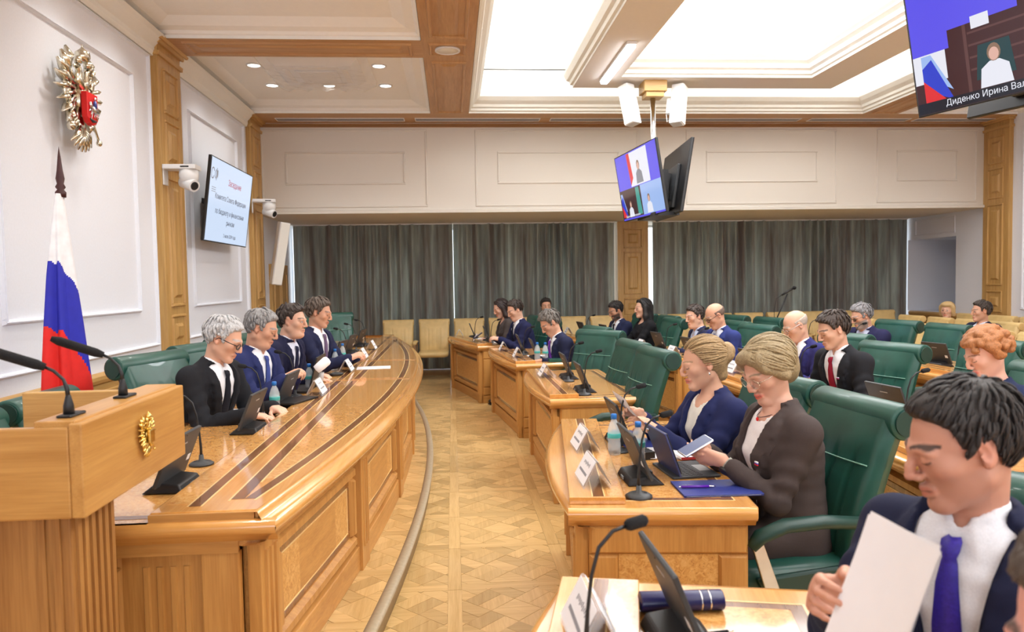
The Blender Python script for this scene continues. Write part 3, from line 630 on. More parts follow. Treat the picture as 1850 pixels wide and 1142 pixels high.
# ---------------------------------------------------------------- audience desks
def desk_proto():
    t=empty('desk'); HL=.83; ZT=.76
    nb=24
    fy=np.linspace(-HL,HL,nb+1)
    bul=lambda y:-.075*math.sqrt(max(0,1-(y/HL)**2)) if abs(y)<HL else 0
    bul=lambda y:-.085*(1-(y/HL)**2)
    # main top
    poly=[(.68,-HL),(.68,HL)]+[(bul(y)+.02,y) for y in fy[::-1]]
    MB().prism(poly,ZT-.03,ZT).build('top',M['top_y'],t)
    prof=[(.02,ZT),(.008,ZT),(-.004,ZT-.012),(-.006,ZT-.03),(.004,ZT-.045),(.02,ZT-.052),(.03,ZT-.07),(.09,ZT-.08)]
    mb=MB(); mb.grid([[(bul(y)+d,y,z) for d,z in prof] for y in fy]); mb.build('front_moulding',M['top_y'],t)
    for s in (-1,1):
        mb=MB(); mb.grid([[(x-(.006 if i==0 else 0)+(d*.0),s*(HL+.02-d),z) for d,z in prof] for i,x in enumerate(np.linspace(.0,.68,5))],flip=s>0); mb.build('end_moulding',M['top_x'],t)
    mb=MB(); mb.box(.66,.69,-HL,HL,ZT-.05,ZT+.001); mb.build('rear_edge',M['top_y'],t,.008)
    # raised rail along the front and inlays
    MB().box(.0,.21,-HL+.04,HL-.04,ZT,ZT+.028).build('raised_rail',M['top_y'],t,.003)
    z=ZT+.028
    for nm,x0,x1,m in (('pale_inlay',.085,.09,S_),('dark_inlay',.09,.13,M['dark_y']),('pale_inlay',.13,.135,S_),('burl_inlay',.145,.2,M['burl_top'])):
        MB().box(x0,x1,-HL+.05,HL-.05,z-.001,z+.0012).build(nm,m,t)
    MB().box(.215,.58,-HL+.12,HL-.12,ZT-.001,ZT+.0012).build('burl_top',M['burl_top'],t)
    for a,b,c,d in ((.585,.62,-HL+.09,HL-.09),(.215,.585,-HL+.09,-HL+.12),(.215,.585,HL-.12,HL-.09)):
        MB().box(a,b,c,d,ZT-.001,ZT+.0012).build('dark_inlay',M['dark_y'],t)
    for a,b,c,d in ((.62,.626,-HL+.084,HL-.084),(.215,.62,-HL+.082,-HL+.088),(.215,.62,HL-.088,HL-.082)):
        MB().box(a,b,c,d,ZT-.001,ZT+.0014).build('pale_inlay',S_,t)
    # carcass
    F,L=place((.07,HL-.03),(.07,-HL+.03))
    mb=MB(); mb.box(.075,.1,-HL+.03,HL-.03,.02,ZT-.06); mb.build('front_panel',M['wood_y'],t)
    F2=lambda a,zz,k:F(a,zz,k)
    MB().box(.045,.075,-HL+.03,HL-.03,0,.12).build('plinth',M['wood_y'],t,.005)
    MB().box(.05,.075,-HL+.03,HL-.03,ZT-.13,ZT-.06).build('frieze',M['wood_y'],t)
    burl_panel(F2,.1,L-.1,.13,ZT-.14,t,M['wood_z'])
    for a in (0,L-.09): pilaster_part(F2,a,a+.09,0,ZT-.07,t,M['wood_z'])
    for s in (-1,1):
        MB().box(.07,.655,s*(HL-.035)-.012,s*(HL-.035)+.012,0.0,ZT-.06).build('end_panel',M['wood_z'],t)
        F3,L3=place((.07,-HL+.022),(.655,-HL+.022)) if s<0 else place((.655,HL-.022),(.07,HL-.022))
        mb=MB(); bar_frame(mb,F3,0,L3,.1,ZT-.07,.11,.014); mb.build('end_frame',M['wood_z'],t)
        mb=MB(); mb.hexa([F3(.11,.21,-.005),F3(L3-.11,.21,-.005),F3(L3-.11,ZT-.18,-.005),F3(.11,ZT-.18,-.005)],[F3(.11,.21,.003),F3(L3-.11,.21,.003),F3(L3-.11,ZT-.18,.003),F3(.11,ZT-.18,.003)]); mb.build('end_burl',M['burl'],t)
        mb=MB(); mb.hexa([F3(0,0,0),F3(L3,0,0),F3(L3,0,.02),F3(0,0,.02)],[F3(0,.1,0),F3(L3,.1,0),F3(L3,.1,.02),F3(0,.1,.02)]); mb.build('end_plinth',M['wood_x'],t)
    return t
dp=desk_proto(); used=[False]
def arc(x0,y): return x0-(y-5.9)**2/38
DESK={}
def put_desk(key,x0,yc,label):
    t=dp if not used[0] else copy_tree(dp); used[0]=True
    x=arc(x0,yc); sl=-(yc-5.9)/19
    t.location=(x+.085*0,yc,0); t.rotation_euler=(0,0,-math.atan(sl)); tag(t,label,'desk','oak delegate desks'); DESK[key]=t
AY=dict(A1=10.47,A2=8.25,A3=6.0,A4=3.5,A5=1.22); BY=dict(B1=10.45,B2=8.1,B3=5.95,B4=3.65); CY=dict(C1=8.2,C2=6.0,C3=3.7)
lab={'A1':'oak delegate desk of the front row farthest from the camera, by the curtain','A2':'oak delegate desk with two water bottles and a green folder','A3':'empty oak delegate desk before two vacant green chairs','A4':'oak delegate desk with open blue tablet case, blue folder and purple pen','A5':'oak delegate desk at the bottom edge with navy presentation case',
 'B1':'oak desk of the bearded man and the black haired woman in black','B2':'oak desk of the bald man in glasses and his neighbour','B3':'oak desk of the man with red tie and bald man','B4':'oak desk of the red haired woman, front panel seen behind the green chair',
 'C1':'oak desk with tablet in front of the microphone stand, third row','C2':'third row oak desk with two tablets left of the red haired woman','C3':'third row oak desk at the right edge behind the red haired woman'}
for k,y in AY.items(): put_desk(k,.67,y,lab[k])
for k,y in BY.items(): put_desk(k,2.27,y,lab[k])
for k,y in CY.items(): put_desk(k,4.1,y,lab[k])
# ---------------------------------------------------------------- chairs
def chair_back(mb,w,z0,z1,lean,th,pleats,seam=None):
    # profile loft: front skin with pleats, rear skin
    n=40; m=14; rows=[];rb=[]
    for i in range(m+1):
        t=i/m; z=z0+(z1-z0)*t; row=[];r2=[]
        for j in range(n+1):
            s=-1+2*j/n; hw=w*(1-.04*(1-t)); ed=max(0,(abs(s)-.86)/.14)
            x=-lean*t**1.5+.035*math.sin(PI*t)*(1-s*s)+th*.5*math.sqrt(max(0,1-ed*ed))
            if pleats and t<.72 and abs(s)<.8: x-=.012*math.exp(-((((s+.8)/1.6*pleats)%1-.5)/.06)**2)
            if abs(t-.74)<.03: x-=.006
            row.append((x,s*hw,z)); r2.append((-lean*t**1.5-th*.5*math.sqrt(max(0,1-ed*ed)),s*hw,z))
        rows.append(row); rb.append(r2)
    mb.grid(rows,flip=True); mb.grid(rb)
    top=[[rows[-1][j],rb[-1][j]] for j in range(n+1)]; mb.grid(top); bot=[[rows[0][j],rb[0][j]] for j in range(n+1)]; mb.grid(bot,flip=True)
    mb.grid([[rows[i][0],rb[i][0]] for i in range(m+1)],flip=True); mb.grid([[rows[i][-1],rb[i][-1]] for i in range(m+1)])
def cushion(mb,x0,x1,hw,z0,z1,r=.04,n=10):
    prof=[]
    for i in range(n+1):
        a=PI/2*i/n; prof.append((1-math.cos(a),math.sin(a)))
    poly=[]; k=r
    def sup(a): 
        c,s=math.cos(a),math.sin(a); e=.35; return (math.copysign(abs(c)**e,c),math.copysign(abs(s)**e,s))
    N=40; cx=(x0+x1)/2; hx=(x1-x0)/2; vs=[];R=[]
    for (ins,zz) in ((k,z0),(0.2*k,z0+.25*k),(0,z0+k),(0,z1-k),(.2*k,z1-.3*k),(.7*k,z1-.05*k),(2.2*k,z1+.004),(hx*.95,z1+.008)):
        R.append([(cx+sup(2*PI*j/N)[0]*(hx-min(ins,hx)),sup(2*PI*j/N)[1]*(hw-min(ins,hw)),zz) for j in range(N+1)])
    mb.grid(R)
    return mb
def green_proto():
    t=empty('conference_chair')
    for k in range(5):
        a=2*PI*k/5+.3; c,s=math.cos(a),math.sin(a)
        l=MB().tube([(0,0,.12),(c*.12,s*.12,.115),(c*.26,s*.26,.075)],[.03,.026,.016],8,flat=(1,.7)).build('leg',M['chrome'],t)
        MB().tube([(c*.25-s*.022,s*.25+c*.022,.028),(c*.25+s*.022,s*.25-c*.022,.028)],.028,12).build('castor',M['black'],l)
    MB().lathe([(.04,.08),(.04,.2),(.026,.21),(.026,.36)],seg=14).build('gas_column',M['black'],t)
    MB().box(-.14,.14,-.12,.12,.34,.375).build('mechanism',M['black'],t,.01)
    mb=MB(); cushion(mb,-.24,.29,.27,.37,.5,.05); mb.build('seat',M['green'],t)
    mb=MB(); chair_back(mb,.275,.42,1.04,.16,.1,4); b=mb.xf(Matrix.Translation((-.235,0,0))).build('backrest',M['green'],t)
    r=MB(); pts=[]
    mb=MB(); mb.extrude([(-.415+.07*math.cos(a),1.03+.07*math.sin(a)) for a in np.linspace(0,2*PI,25)[:-1]],lambda a,b,l:(a,l,b),-.285,.285,0,True); mb.build('head_roll',M['green'],b,.012)
    for s in (-1,1): MB().tube([(-.415,s*.283,1.03),(-.415,s*.292,1.03)],.052,20).build('roll_cap',M['dkgreen'],b)
    MB().tube([(-.2805+.0277*(1-q*q),q*.268,.862) for q in np.linspace(-.9,.9,13)],.003,6).build('piping',M['piping'],b)
    for s in (-1,1):
        y=s*.31
        MB().tube([(-.27,y,.66),(-.05,y,.68),(.1,y,.675),(.2,y,.64),(.235,y,.60)],[.03,.034,.036,.036,.026],10,flat=(1,.75)).build('armrest',M['dkgreen'],t)
        mb=MB(); mb.extrude([(.19,.62),(.235,.615),(.17,.40),(.11,.40)],lambda a,b,l:(a,l,b),y-.008,y+.008); mb.build('arm_strut',M['steel'],t,.003)
        mb=MB(); mb.extrude([(-.3,.38),(.16,.38),(.2,.47),(-.22,.5),(-.27,.66),(-.31,.66)],lambda a,b,l:(a,l,b),s*.275-.014,s*.275+.014); mb.build('side_panel',M['dkgreen'],t,.01)
    return t
def tan_proto():
    t=empty('side_chair')
    mb=MB(); cushion(mb,-.23,.26,.25,.38,.47,.04); mb.build('seat',M['tan'],t)
    mb=MB(); chair_back(mb,.255,.44,.94,.13,.07,6); b=mb.xf(Matrix.Translation((-.22,0,0))).build('backrest',M['tan'],t)
    mb=MB(); mb.extrude([(-.365+.05*math.cos(a),.93+.05*math.sin(a)) for a in np.linspace(0,2*PI,19)[:-1]],lambda a,b,l:(a,l,b),-.26,.26,0,True); mb.build('head_roll',M['tan'],b,.01)
    for s in (-1,1):
        y=s*.285
        MB().tube([(-.25,y,.61),(0,y,.63),(.18,y,.625),(.22,y,.6)],[.022,.028,.028,.022],10,flat=(1,.7)).build('armrest',M['tan'],t)
        for x in (.19,-.2): MB().box(x-.016,x+.016,y-.007,y+.007,0,.61).build('leg',M['chrome'],t,.002)
        MB().box(-.2,.19,y-.008,y+.008,.0,.022).build('runner',M['chrome'],t,.002)
    return t
gp,tp=green_proto(),tan_proto(); fl={'g':False,'t':False}
def put_chair(kind,x,y,ang,label,z=0.,group=None):
    src=gp if kind=='g' else tp
    t=src if not fl[kind] else copy_tree(src); fl[kind]=True
    t.location=(x,y,z); t.rotation_euler=(0,0,math.radians(ang))
    tag(t,label,'chair',group or ('green leather conference chairs' if kind=='g' else 'tan leather visitor chairs')); return t
LEFT=180
# front row
put_chair('g',1.14,7.06,218,'vacant green leather chair turned toward the camera beside the grey haired man with purple tie')
put_chair('g',1.06,5.93,186,'vacant green leather chair seen from behind, farther of two at the empty desk')
put_chair('g',1.06,5.22,186,'vacant green leather chair seen from behind, nearer of two at the empty desk')
put_chair('g',1.2,3.7,182,'green leather chair of the woman with the hair bun')
put_chair('g',1.17,2.86,190,'large green leather chair of the woman in brown blazer, nearest to the camera')
put_chair('g',1.2,1.42,180,'green leather chair of the man holding white paper sheets')
put_chair('g',1.15,7.85,182,'green leather chair of the grey haired man with purple tie')
put_chair('g',.98,9.95,188,'green leather chair of the man in navy suit reading his phone')
put_chair('g',.82,10.75,188,'green leather chair of the long haired woman at the farthest desk')
# second row
put_chair('g',2.6,10.62,187,'green leather chair of the bearded man in the second row')
put_chair('g',2.74,9.98,187,'green leather chair of the black haired woman in black')
put_chair('g',2.4,9.16,188,'vacant green leather chair right of the black haired woman')
put_chair('g',2.9,8.36,184,'green leather chair of the man behind the bald man in glasses')
put_chair('g',2.9,7.6,184,'green leather chair of the bald man in glasses and blue suit')
put_chair('g',3.0,6.22,182,'green leather chair of the bald man beside the red tied man')
put_chair('g',2.86,5.3,185,'green leather chair of the man with the red tie')
put_chair('g',2.95,3.95,182,'green leather chair of the red haired woman')
# third row
put_chair('g',3.35,9.55,195,'vacant green leather chair left of the microphone stand, farther one')
put_chair('g',3.52,8.85,190,'vacant green leather chair left of the microphone stand, nearer one')
put_chair('g',4.62,7.82,184,'green leather chair of the bearded man in dark glasses')
put_chair('g',4.55,7.03,184,'vacant green leather chair right of the bearded man in dark glasses')
put_chair('g',3.70,5.28,186,'vacant green leather chair behind the tablet left of the red haired woman')
# presidium
for y,x,l in ((4.75,-1.66,'green leather chair of the white haired man in black suit'),(5.45,-1.72,'green leather chair of the grey haired man in blue suit'),(6.2,-1.74,'green leather chair of the dark haired man in navy suit'),(6.95,-1.74,'green leather chair of the man with striped tie'),
  (3.84,-1.64,'vacant green leather chair between the white haired man and the lectern'),(3.15,-1.62,'vacant green leather chair behind the farther lectern microphone'),(2.46,-1.95,'vacant green leather chair behind the lectern at the left edge')):
    c_=put_chair('g',x,y,0,l,Z0)
    if y<4: c_.scale=(1,1,.9)
put_chair('g',-1.52,8.05,-14,'first vacant green leather chair beyond the man with striped tie',Z0)
put_chair('g',-1.42,8.85,-20,'second vacant green leather chair beyond the man with striped tie',Z0)
put_chair('g',-1.55,10.2,-70,'vacant green leather chair at the far end of the presidium',Z0)
# tan chairs: row along the curtain
for k,x in enumerate((-.92,-.33,.26,.85,1.44,2.03,2.62,3.4,3.99,4.58,5.17,5.76,6.35,6.94,7.53)):
    put_chair('t',x,12.25+random.uniform(-.03,.03),-90+random.uniform(-4,4),'tan leather chair, %s from the left in the row along the curtain'%ORD[k],0,'tan chairs along the curtain')
for r,(x,ys2,nm) in enumerate(((5.55,(6.4,7.04,7.68,8.32,8.96,9.6,10.24),'nearest the desks'),(6.6,(6.9,7.54,8.18,8.82,9.46,10.1,10.74),'in the middle'),(7.6,(7.6,8.24,8.88,9.52,10.16,10.8),'along the right wall'))):
    for k,y in enumerate(ys2):
        put_chair('t',x,y,180+random.uniform(-4,4),'tan leather chair, %s from the camera in the right block row %s'%(ORD[k],nm),0,'tan chairs in the right block')
# ================================================================ EQUIPMENT AND SMALL THINGS
def text_mesh(txt,size,ax='CENTER'):
    c=bpy.data.curves.new('txt','FONT'); c.body=txt.replace('н','h'); c.size=size; c.small_caps_scale=.74; c.shear=.03;
    for i,ch in enumerate(c.body):
        if ch=='h': c.body_format[i].use_small_caps=True
    c.align_x=ax; c.align_y='CENTER'; c.extrude=.0004; c.resolution_u=2
    o=bpy.data.objects.new('txt',c); COL.objects.link(o); dg=bpy.context.evaluated_depsgraph_get(); dg.update()
    me=bpy.data.meshes.new_from_object(o.evaluated_get(dg)); bpy.data.objects.remove(o); me.materials.clear(); return me
def emis(name,c,s=1.):
    m,nt,b=new_mat(name); b.inputs['Base Color'].default_value=(0,0,0,1); b.inputs['Emission Color'].default_value=c; b.inputs['Emission Strength'].default_value=s; b.inputs['Roughness'].default_value=.15; return m
# screens: local x = right as seen, y = up, z = toward viewer
def tv(name,c,right,up,w,h,label,screen):
    r=Vector(right).normalized(); u=Vector(up); u=(u-r*u.dot(r)).normalized(); n=r.cross(u)
    m=Matrix.Identity(4)
    for i in range(3): m[i][0]=r[i];m[i][1]=u[i];m[i][2]=n[i];m[i][3]=c[i]
    t=bpy.data.objects.new(name,None); COL.objects.link(t); t.matrix_world=m; tag(t,label,'television')
    MB().box(-w/2,w/2,-h/2,h/2,-.035,-.002).build('housing',M['black'],t,.006)
    mb=MB(); bar_frame(mb,lambda a,b,k:(a,b,k-.003),-w/2,w/2,-h/2,h/2,.014,.006); mb.build('bezel',M['black'],t)
    MB().box(-w/2+.012,w/2-.012,-h/2+.012,h/2-.012,-.003,0).build('screen',screen,t)
    MB().box(-w*.28,w*.28,-h*.42,h*.2,-.075,-.035).build('rear_cover',M['dgrey'],t,.012)
    for k in range(4): MB().box(-w*.2+.1*k,-w*.2+.1*k+.06,-h*.3,-h*.1,-.079,-.074).build('vent_slot',M['black'],t)
    MB().box(-.09,.09,-.09,.09,-.12,-.075).build('mount_plate',M['black'],t)
    return t
def rect(t,name,x0,x1,y0,y1,mat,z=.0006): return MB().box(x0,x1,y0,y1,-.0002,z).build(name,mat,t)
def poly(t,name,pts,mat,z=.001):
    n=len(pts); a=sum(pts[i][0]*pts[(i+1)%n][1]-pts[(i+1)%n][0]*pts[i][1] for i in range(n))
    if a<0: pts=pts[::-1]
    return MB().prism(pts,0,z).build(name,mat,t)
def write(t,txt,x,y,size,mat,ax='CENTER',z=.0012,name='lettering'):
    o=link(name,text_mesh(txt,size,ax),mat,t); o.location=(x,y,z); return o
E_={k:emis('screen_'+k,srgb(*c),s) for k,(c,s) in dict(paper=((206,222,246),.95),ink=((70,70,84),.9),red=((176,50,70),.9),violet=((92,84,226),1.),white=((235,236,246),.9),blue=((52,70,205),.9),fred=((226,52,58),.9),brown=((74,44,48),.8),brown2=((104,70,70),.8),dk=((34,38,50),.8),teal=((70,160,150),.9),lblue=((158,186,236),.95),skin=((226,180,165),.9),hair=((150,120,100),.8),green=((36,72,78),.8),grey=((140,142,152),.85)).items()}
# TV with the meeting title on the left wall
t=tv('wall_television',(-2.585,9.02,2.545),(0.,1,0),(.13,0,1),1.63,.92,'large wall television with a pale blue title slide above the presidium',E_['paper'])
write(t,'Заседание',.1,.24,.1,E_['red']); write(t,'Комитета Совета Федерации',.02,.05,.085,E_['ink']); write(t,'по бюджету и финансовым',.02,-.11,.085,E_['ink']); write(t,'рынкам',.06,-.22,.085,E_['ink'],name='lettering'); write(t,'2 июля 2024 года',.08,-.37,.06,E_['ink'])
write(t,'СФ',-.66,.27,.17,E_['grey']); 
for k in range(3): rect(t,'caption_line',-.72,-.58,.13-k*.022,.137-k*.022,E_['grey'])
MB().tube([(-.5,-.2,-.08),(-.52,-.25,-.12),(-.5,-.3,-.1),(-.47,-.36,-.12)],.006,8).build('cable',M['black'],t)
MB().box(-.25,.25,-.03,.03,-.25,-.1).build('wall_bracket',M['black'],t)
def flag_on(t,x0,x1,y0,y1):
    xm=x0+(x1-x0)*.35
    poly(t,'picture_flag',[(x0,y1),(xm,y1),(x1,y0+.2*(y1-y0)),(x0,y0+.6*(y1-y0))],E_['lblue']); poly(t,'picture_flag',[(x0,y0+.75*(y1-y0)),(xm,y1-.1*(y1-y0)),(x1,y0),(x0,y0+.3*(y1-y0))],E_['blue'],.0013); poly(t,'picture_flag',[(x0,y0+.5*(y1-y0)),(x0+(x1-x0)*.8,y0),(x0,y0)],E_['fred'],.0016)
def bust(t,cx,y0,s,top,z=.0016):
    poly(t,'picture_person',[(cx-.5*s,y0),(cx+.5*s,y0),(cx+.42*s,y0+.55*s),(cx+.15*s,y0+.72*s),(cx-.15*s,y0+.72*s),(cx-.42*s,y0+.55*s)],top,z)
    pts=lambda r,cy:[(cx+r*.8*math.cos(a),cy+r*math.sin(a)) for a in np.linspace(0,2*PI,15)[:-1]]
    poly(t,'picture_person',pts(.26*s,y0+.95*s),E_['hair'],z+.0004); poly(t,'picture_person',pts(.19*s,y0+.9*s),E_['skin'],z+.0008)
def video_grid(t,w,h):
    rect(t,'picture_background',-w/2+.015,w/2-.015,-h/2+.015,h/2-.015,E_['violet'])
    rect(t,'picture_tile',-.17*w,.28*w,-.02*h,.47*h,E_['white'],.0009); poly(t,'picture_flag',[(-.2*w,.47*h),(-.13*w,.47*h),(-.1*w,.1*h),(-.17*w,0)],E_['fred'],.0012); bust(t,.05*w,.0*h,.27*h,E_['grey'])
    rect(t,'picture_tile',-.49*w,.02*w,-.46*h,-.03*h,E_['brown'],.0009); flag_on(t,-.48*w,-.36*w,-.44*h,-.08*h); bust(t,-.26*w,-.45*h,.2*h,E_['white']); poly(t,'picture_flag',[(-.1*w,-.04*h),(-.02*w,-.04*h),(.0,-.44*h),(-.1*w,-.44*h)],E_['teal'],.0013)
    rect(t,'picture_tile',.02*w,.49*w,-.46*h,-.03*h,E_['lblue'],.0009); bust(t,.18*w,-.45*h,.22*h,E_['white'])
    write(t,'Диденко Ирина Валериевна',-.24*w,-.435*h,.026*w,E_['white'],z=.003)
tw,th=1.45,.84
t=tv('hanging_television',(2.285,8.95,2.765),(.10,-1,0),(-.16,0,1),tw,th,'hanging television showing a blue video call, under the ceiling ring, facing the presidium',E_['violet']); video_grid(t,tw,th)
tv('hanging_television',(2.735,8.95,2.765),(.08,1,0),(.16,0,1),tw,th,'hanging television seen from its dark back, right of the ceiling pole',E_['violet'])
t=empty('television_pole',(2.5,9.05,ZC)); tag(t,'chrome ceiling pole with pale wooden mount carrying the two hanging televisions','pole')
MB().box(-.14,.14,-.14,.14,-.13,0).build('wooden_mount',M['pale_x'],t,.004); MB().box(-.11,.11,-.11,.11,-.19,-.13).build('mount_cap',M['pale_x'],t,.004)
MB().tube([(0,0,-.18),(0,0,-1.5)],.032,14).build('tube',M['chrome'],t); MB().box(-.1,.1,-.3,.12,-1.45,-1.1).build('bracket',M['black'],t); MB().box(-.13,.17,-.5,.3,-1.66,-1.62).build('tray',M['black'],t)
def colspk(loc,rot,label,h=.5):
    t=bpy.data.objects.new('column_speaker',None); COL.objects.link(t); t.location=loc; t.rotation_euler=rot; tag(t,label,'speaker','white column loudspeakers')
    MB().box(-.075,.075,-.09,.06,-h/2,h/2).build('cabinet',M['white'],t,.012); MB().box(-.066,.066,-.1,-.088,-h/2+.01,h/2-.01).build('grille',M['crown'],t,.004)
    MB().box(-.03,.03,.06,.13,-.1,.1).build('bracket',M['white'],t,.01); MB().tube([(0,.06,-.15),(0,.11,-.2),(0,.13,-.1)],.006,8).build('cable',M['white'],t)
colspk((2.2,8.98,3.71),(.0,-.22,-.9),'white column loudspeaker left of the ceiling pole')
colspk((2.78,8.98,3.71),(.0,.22,.9),'white column loudspeaker right of the ceiling pole')
colspk((-2.52,11.15,2.06),(.1,.14,.55),'tall white column loudspeaker on the left wall by the curtain',.92)
# second pair of televisions close to the camera on the right
rt=Vector((.28,-.96,0)); 
w3,h3=1.66,.94
c0=Vector((3.61,5.51,2.8))
up=Vector((-.19,-.05,1)); upn=(up-rt.normalized()*up.dot(rt.normalized())).normalized()
cc=c0+rt.normalized()*(w3/2)+upn*(h3/2)
t=tv('hanging_television',tuple(cc),tuple(rt),tuple(upn),w3,h3,'large hanging television with a woman in a video call at the upper right corner',E_['brown'])
rect(t,'picture_background',-w3/2+.015,.0,-.03*h3,h3/2-.015,E_['violet']); 
rect(t,'picture_cupboard',-.31*w3,w3/2-.015,-.40*h3,.1*h3,E_['brown'],.0007)
for k in range(4): rect(t,'picture_shelf',-.22*w3,.08*w3,.02*h3-.09*h3*k,.035*h3-.09*h3*k,E_['brown2'],.001)
rect(t,'picture_shelf',-.24*w3,-.225*w3,-.4*h3,.1*h3,E_['brown2'],.001); rect(t,'picture_shelf',.075*w3,.09*w3,-.4*h3,.4*h3,E_['brown2'],.001)
rect(t,'picture_wall',-w3/2+.015,-.33*w3,-.25*h3,-.03*h3,E_['white'],.0008); flag_on(t,-.45*w3,-.31*w3,-.42*h3,-.04*h3)
poly(t,'picture_flag',[(.1*w3,.45*h3),(.19*w3,.45*h3),(.24*w3,-.1*h3),(.25*w3,-.36*h3),(.12*w3,-.38*h3),(.09*w3,-.1*h3)],E_['lblue'],.0012); poly(t,'picture_flag',[(.095*w3,-.2*h3),(.24*w3,-.06*h3),(.25*w3,-.36*h3),(.12*w3,-.38*h3)],E_['teal'],.0016); poly(t,'picture_flag',[(.11*w3,.3*h3),(.17*w3,.34*h3),(.2*w3,.2*h3),(.13*w3,.15*h3)],E_['blue'],.0016)
rect(t,'picture_frame',-.2*w3,-.12*w3,.05*h3,.14*h3,E_['white'],.0012); poly(t,'picture_chair',[(-.2*w3,-.33*h3),(-.03*w3,-.33*h3),(-.045*w3,-.08*h3),(-.18*w3,-.08*h3)],E_['green'],.0013)
bust(t,-.115*w3,-.395*h3,.25*h3,E_['white'],.0018)
rect(t,'picture_caption',-w3/2+.015,w3/2-.015,-h3/2+.015,-.40*h3,E_['dk'],.0022); write(t,'Диденко Ирина Валериевна',-.1*w3,-.437*h3,.062,E_['white'],z=.003)
rn2=rt.normalized(); n2=Vector((rn2.y,-rn2.x,0))
t=tv('hanging_television',tuple(cc+Vector((.62,.1,0))),tuple(-rt),(.19,.05,1),w3,h3,'dark back of the hanging television at the top right edge',E_['violet'])
pc=cc+Vector((.31,.05,0))
t=empty('television_pole',(pc.x,pc.y,ZC+.2)); tag(t,'chrome ceiling pole behind the large television at the upper right','pole')
MB().tube([(0,0,0),(0,0,-1.3)],.032,14).build('tube',M['chrome'],t); MB().box(-.14,.14,-.14,.14,-.2,0).build('wooden_mount',M['pale_x'],t); MB().box(-.15,.15,-.2,.2,-1.0,-.7).build('bracket',M['black'],t)
# cameras on the wall pilasters
def ptz(loc,label,zr=.0):
    t=empty('dome_camera',loc,zr); tag(t,label,'camera','white wall cameras')
    MB().box(-.2,-.185,-.06,.06,-.12,.06).build('wall_plate',M['white'],t,.02); MB().box(-.19,.12,-.09,.09,.03,.075).build('bracket',M['white'],t,.006); MB().box(-.02,.06,-.092,-.088,.045,.058).build('bracket_slot',M['black'],t)
    MB().lathe([(.085,.03),(.092,-.02),(.085,-.07),(.06,-.09)],c=(.03,0,0),seg=22).build('housing',M['white'],t)
    h=MB().tube([(-.03,.03,-.08),(.1,-.06,-.135)],[.062,.058],18).build('head',M['white'],t); MB().tube([(.1,-.06,-.135),(.107,-.065,-.138)],[.042,.036],16).build('lens',M['black'],h)
ptz((-2.58,7.55,2.71),'white camera on the first wooden pilaster of the left wall'); ptz((-2.58,10.75,2.73),'white camera on the second wooden pilaster by the wall television',.2)
# flag
t=empty('state_flag',(-2.3,4.62,Z0)); tag(t,'white blue and red flag draped on a dark pole behind the lectern','flag')
MB().lathe([(.2,0),(.2,.02),(.05,.05),(.025,.1)],seg=20).build('base',M['maroon'],t); MB().tube([(0,0,.05),(0,0,2.12)],.017,10).build('pole',M['maroon'],t)
MB().lathe([(.028,2.04),(.03,2.07),(.018,2.085),(.028,2.1),(.018,2.12),(.024,2.15),(.016,2.2),(.008,2.28),(.0,2.34)],seg=14).build('finial',M['maroon'],t)
fm=[plain('flag_white',srgb(238,238,242),.7),plain('flag_blue',srgb(38,42,176),.7),plain('flag_red',srgb(226,34,28),.7)]
nA,nZ=100,150; rows=[];mats_=[]
def flagp(i,j):
    a=2*PI*i/nA; s=j/nZ; z=2.06-1.42*s
    R=.028+.19*s**.8; R*=1+.22*math.sin(5*a+2*s)*min(1,s*3); R*=(1-.35*max(0,math.cos(a-2.6)))
    if s>.82: R*=1-(s-.82)*1.6*max(0,math.sin(a*.5+.5))
    zz=z+ (.22*math.cos(a+.9))*max(0,s-.55)/.45
    return (R*math.sin(a)*.55,-.02+R*math.cos(a)*1.0,zz)
mb=MB(); mb.grid([[flagp(i,j) for j in range(nZ+1)] for i in range(nA+1)],flip=True)
mi=[]
k=0
for f in mb.f:
    y=sum(mb.v[q][1] for q in f)/len(f); z=sum(mb.v[q][2] for q in f)/len(f)
    q=z+ .75*(y+.1) + .12*math.sin(y*9)
    mi.append(0 if q>1.58 else 1 if q>1.14 else 2)
mb.m=mi; mb.build('cloth',fm,t)
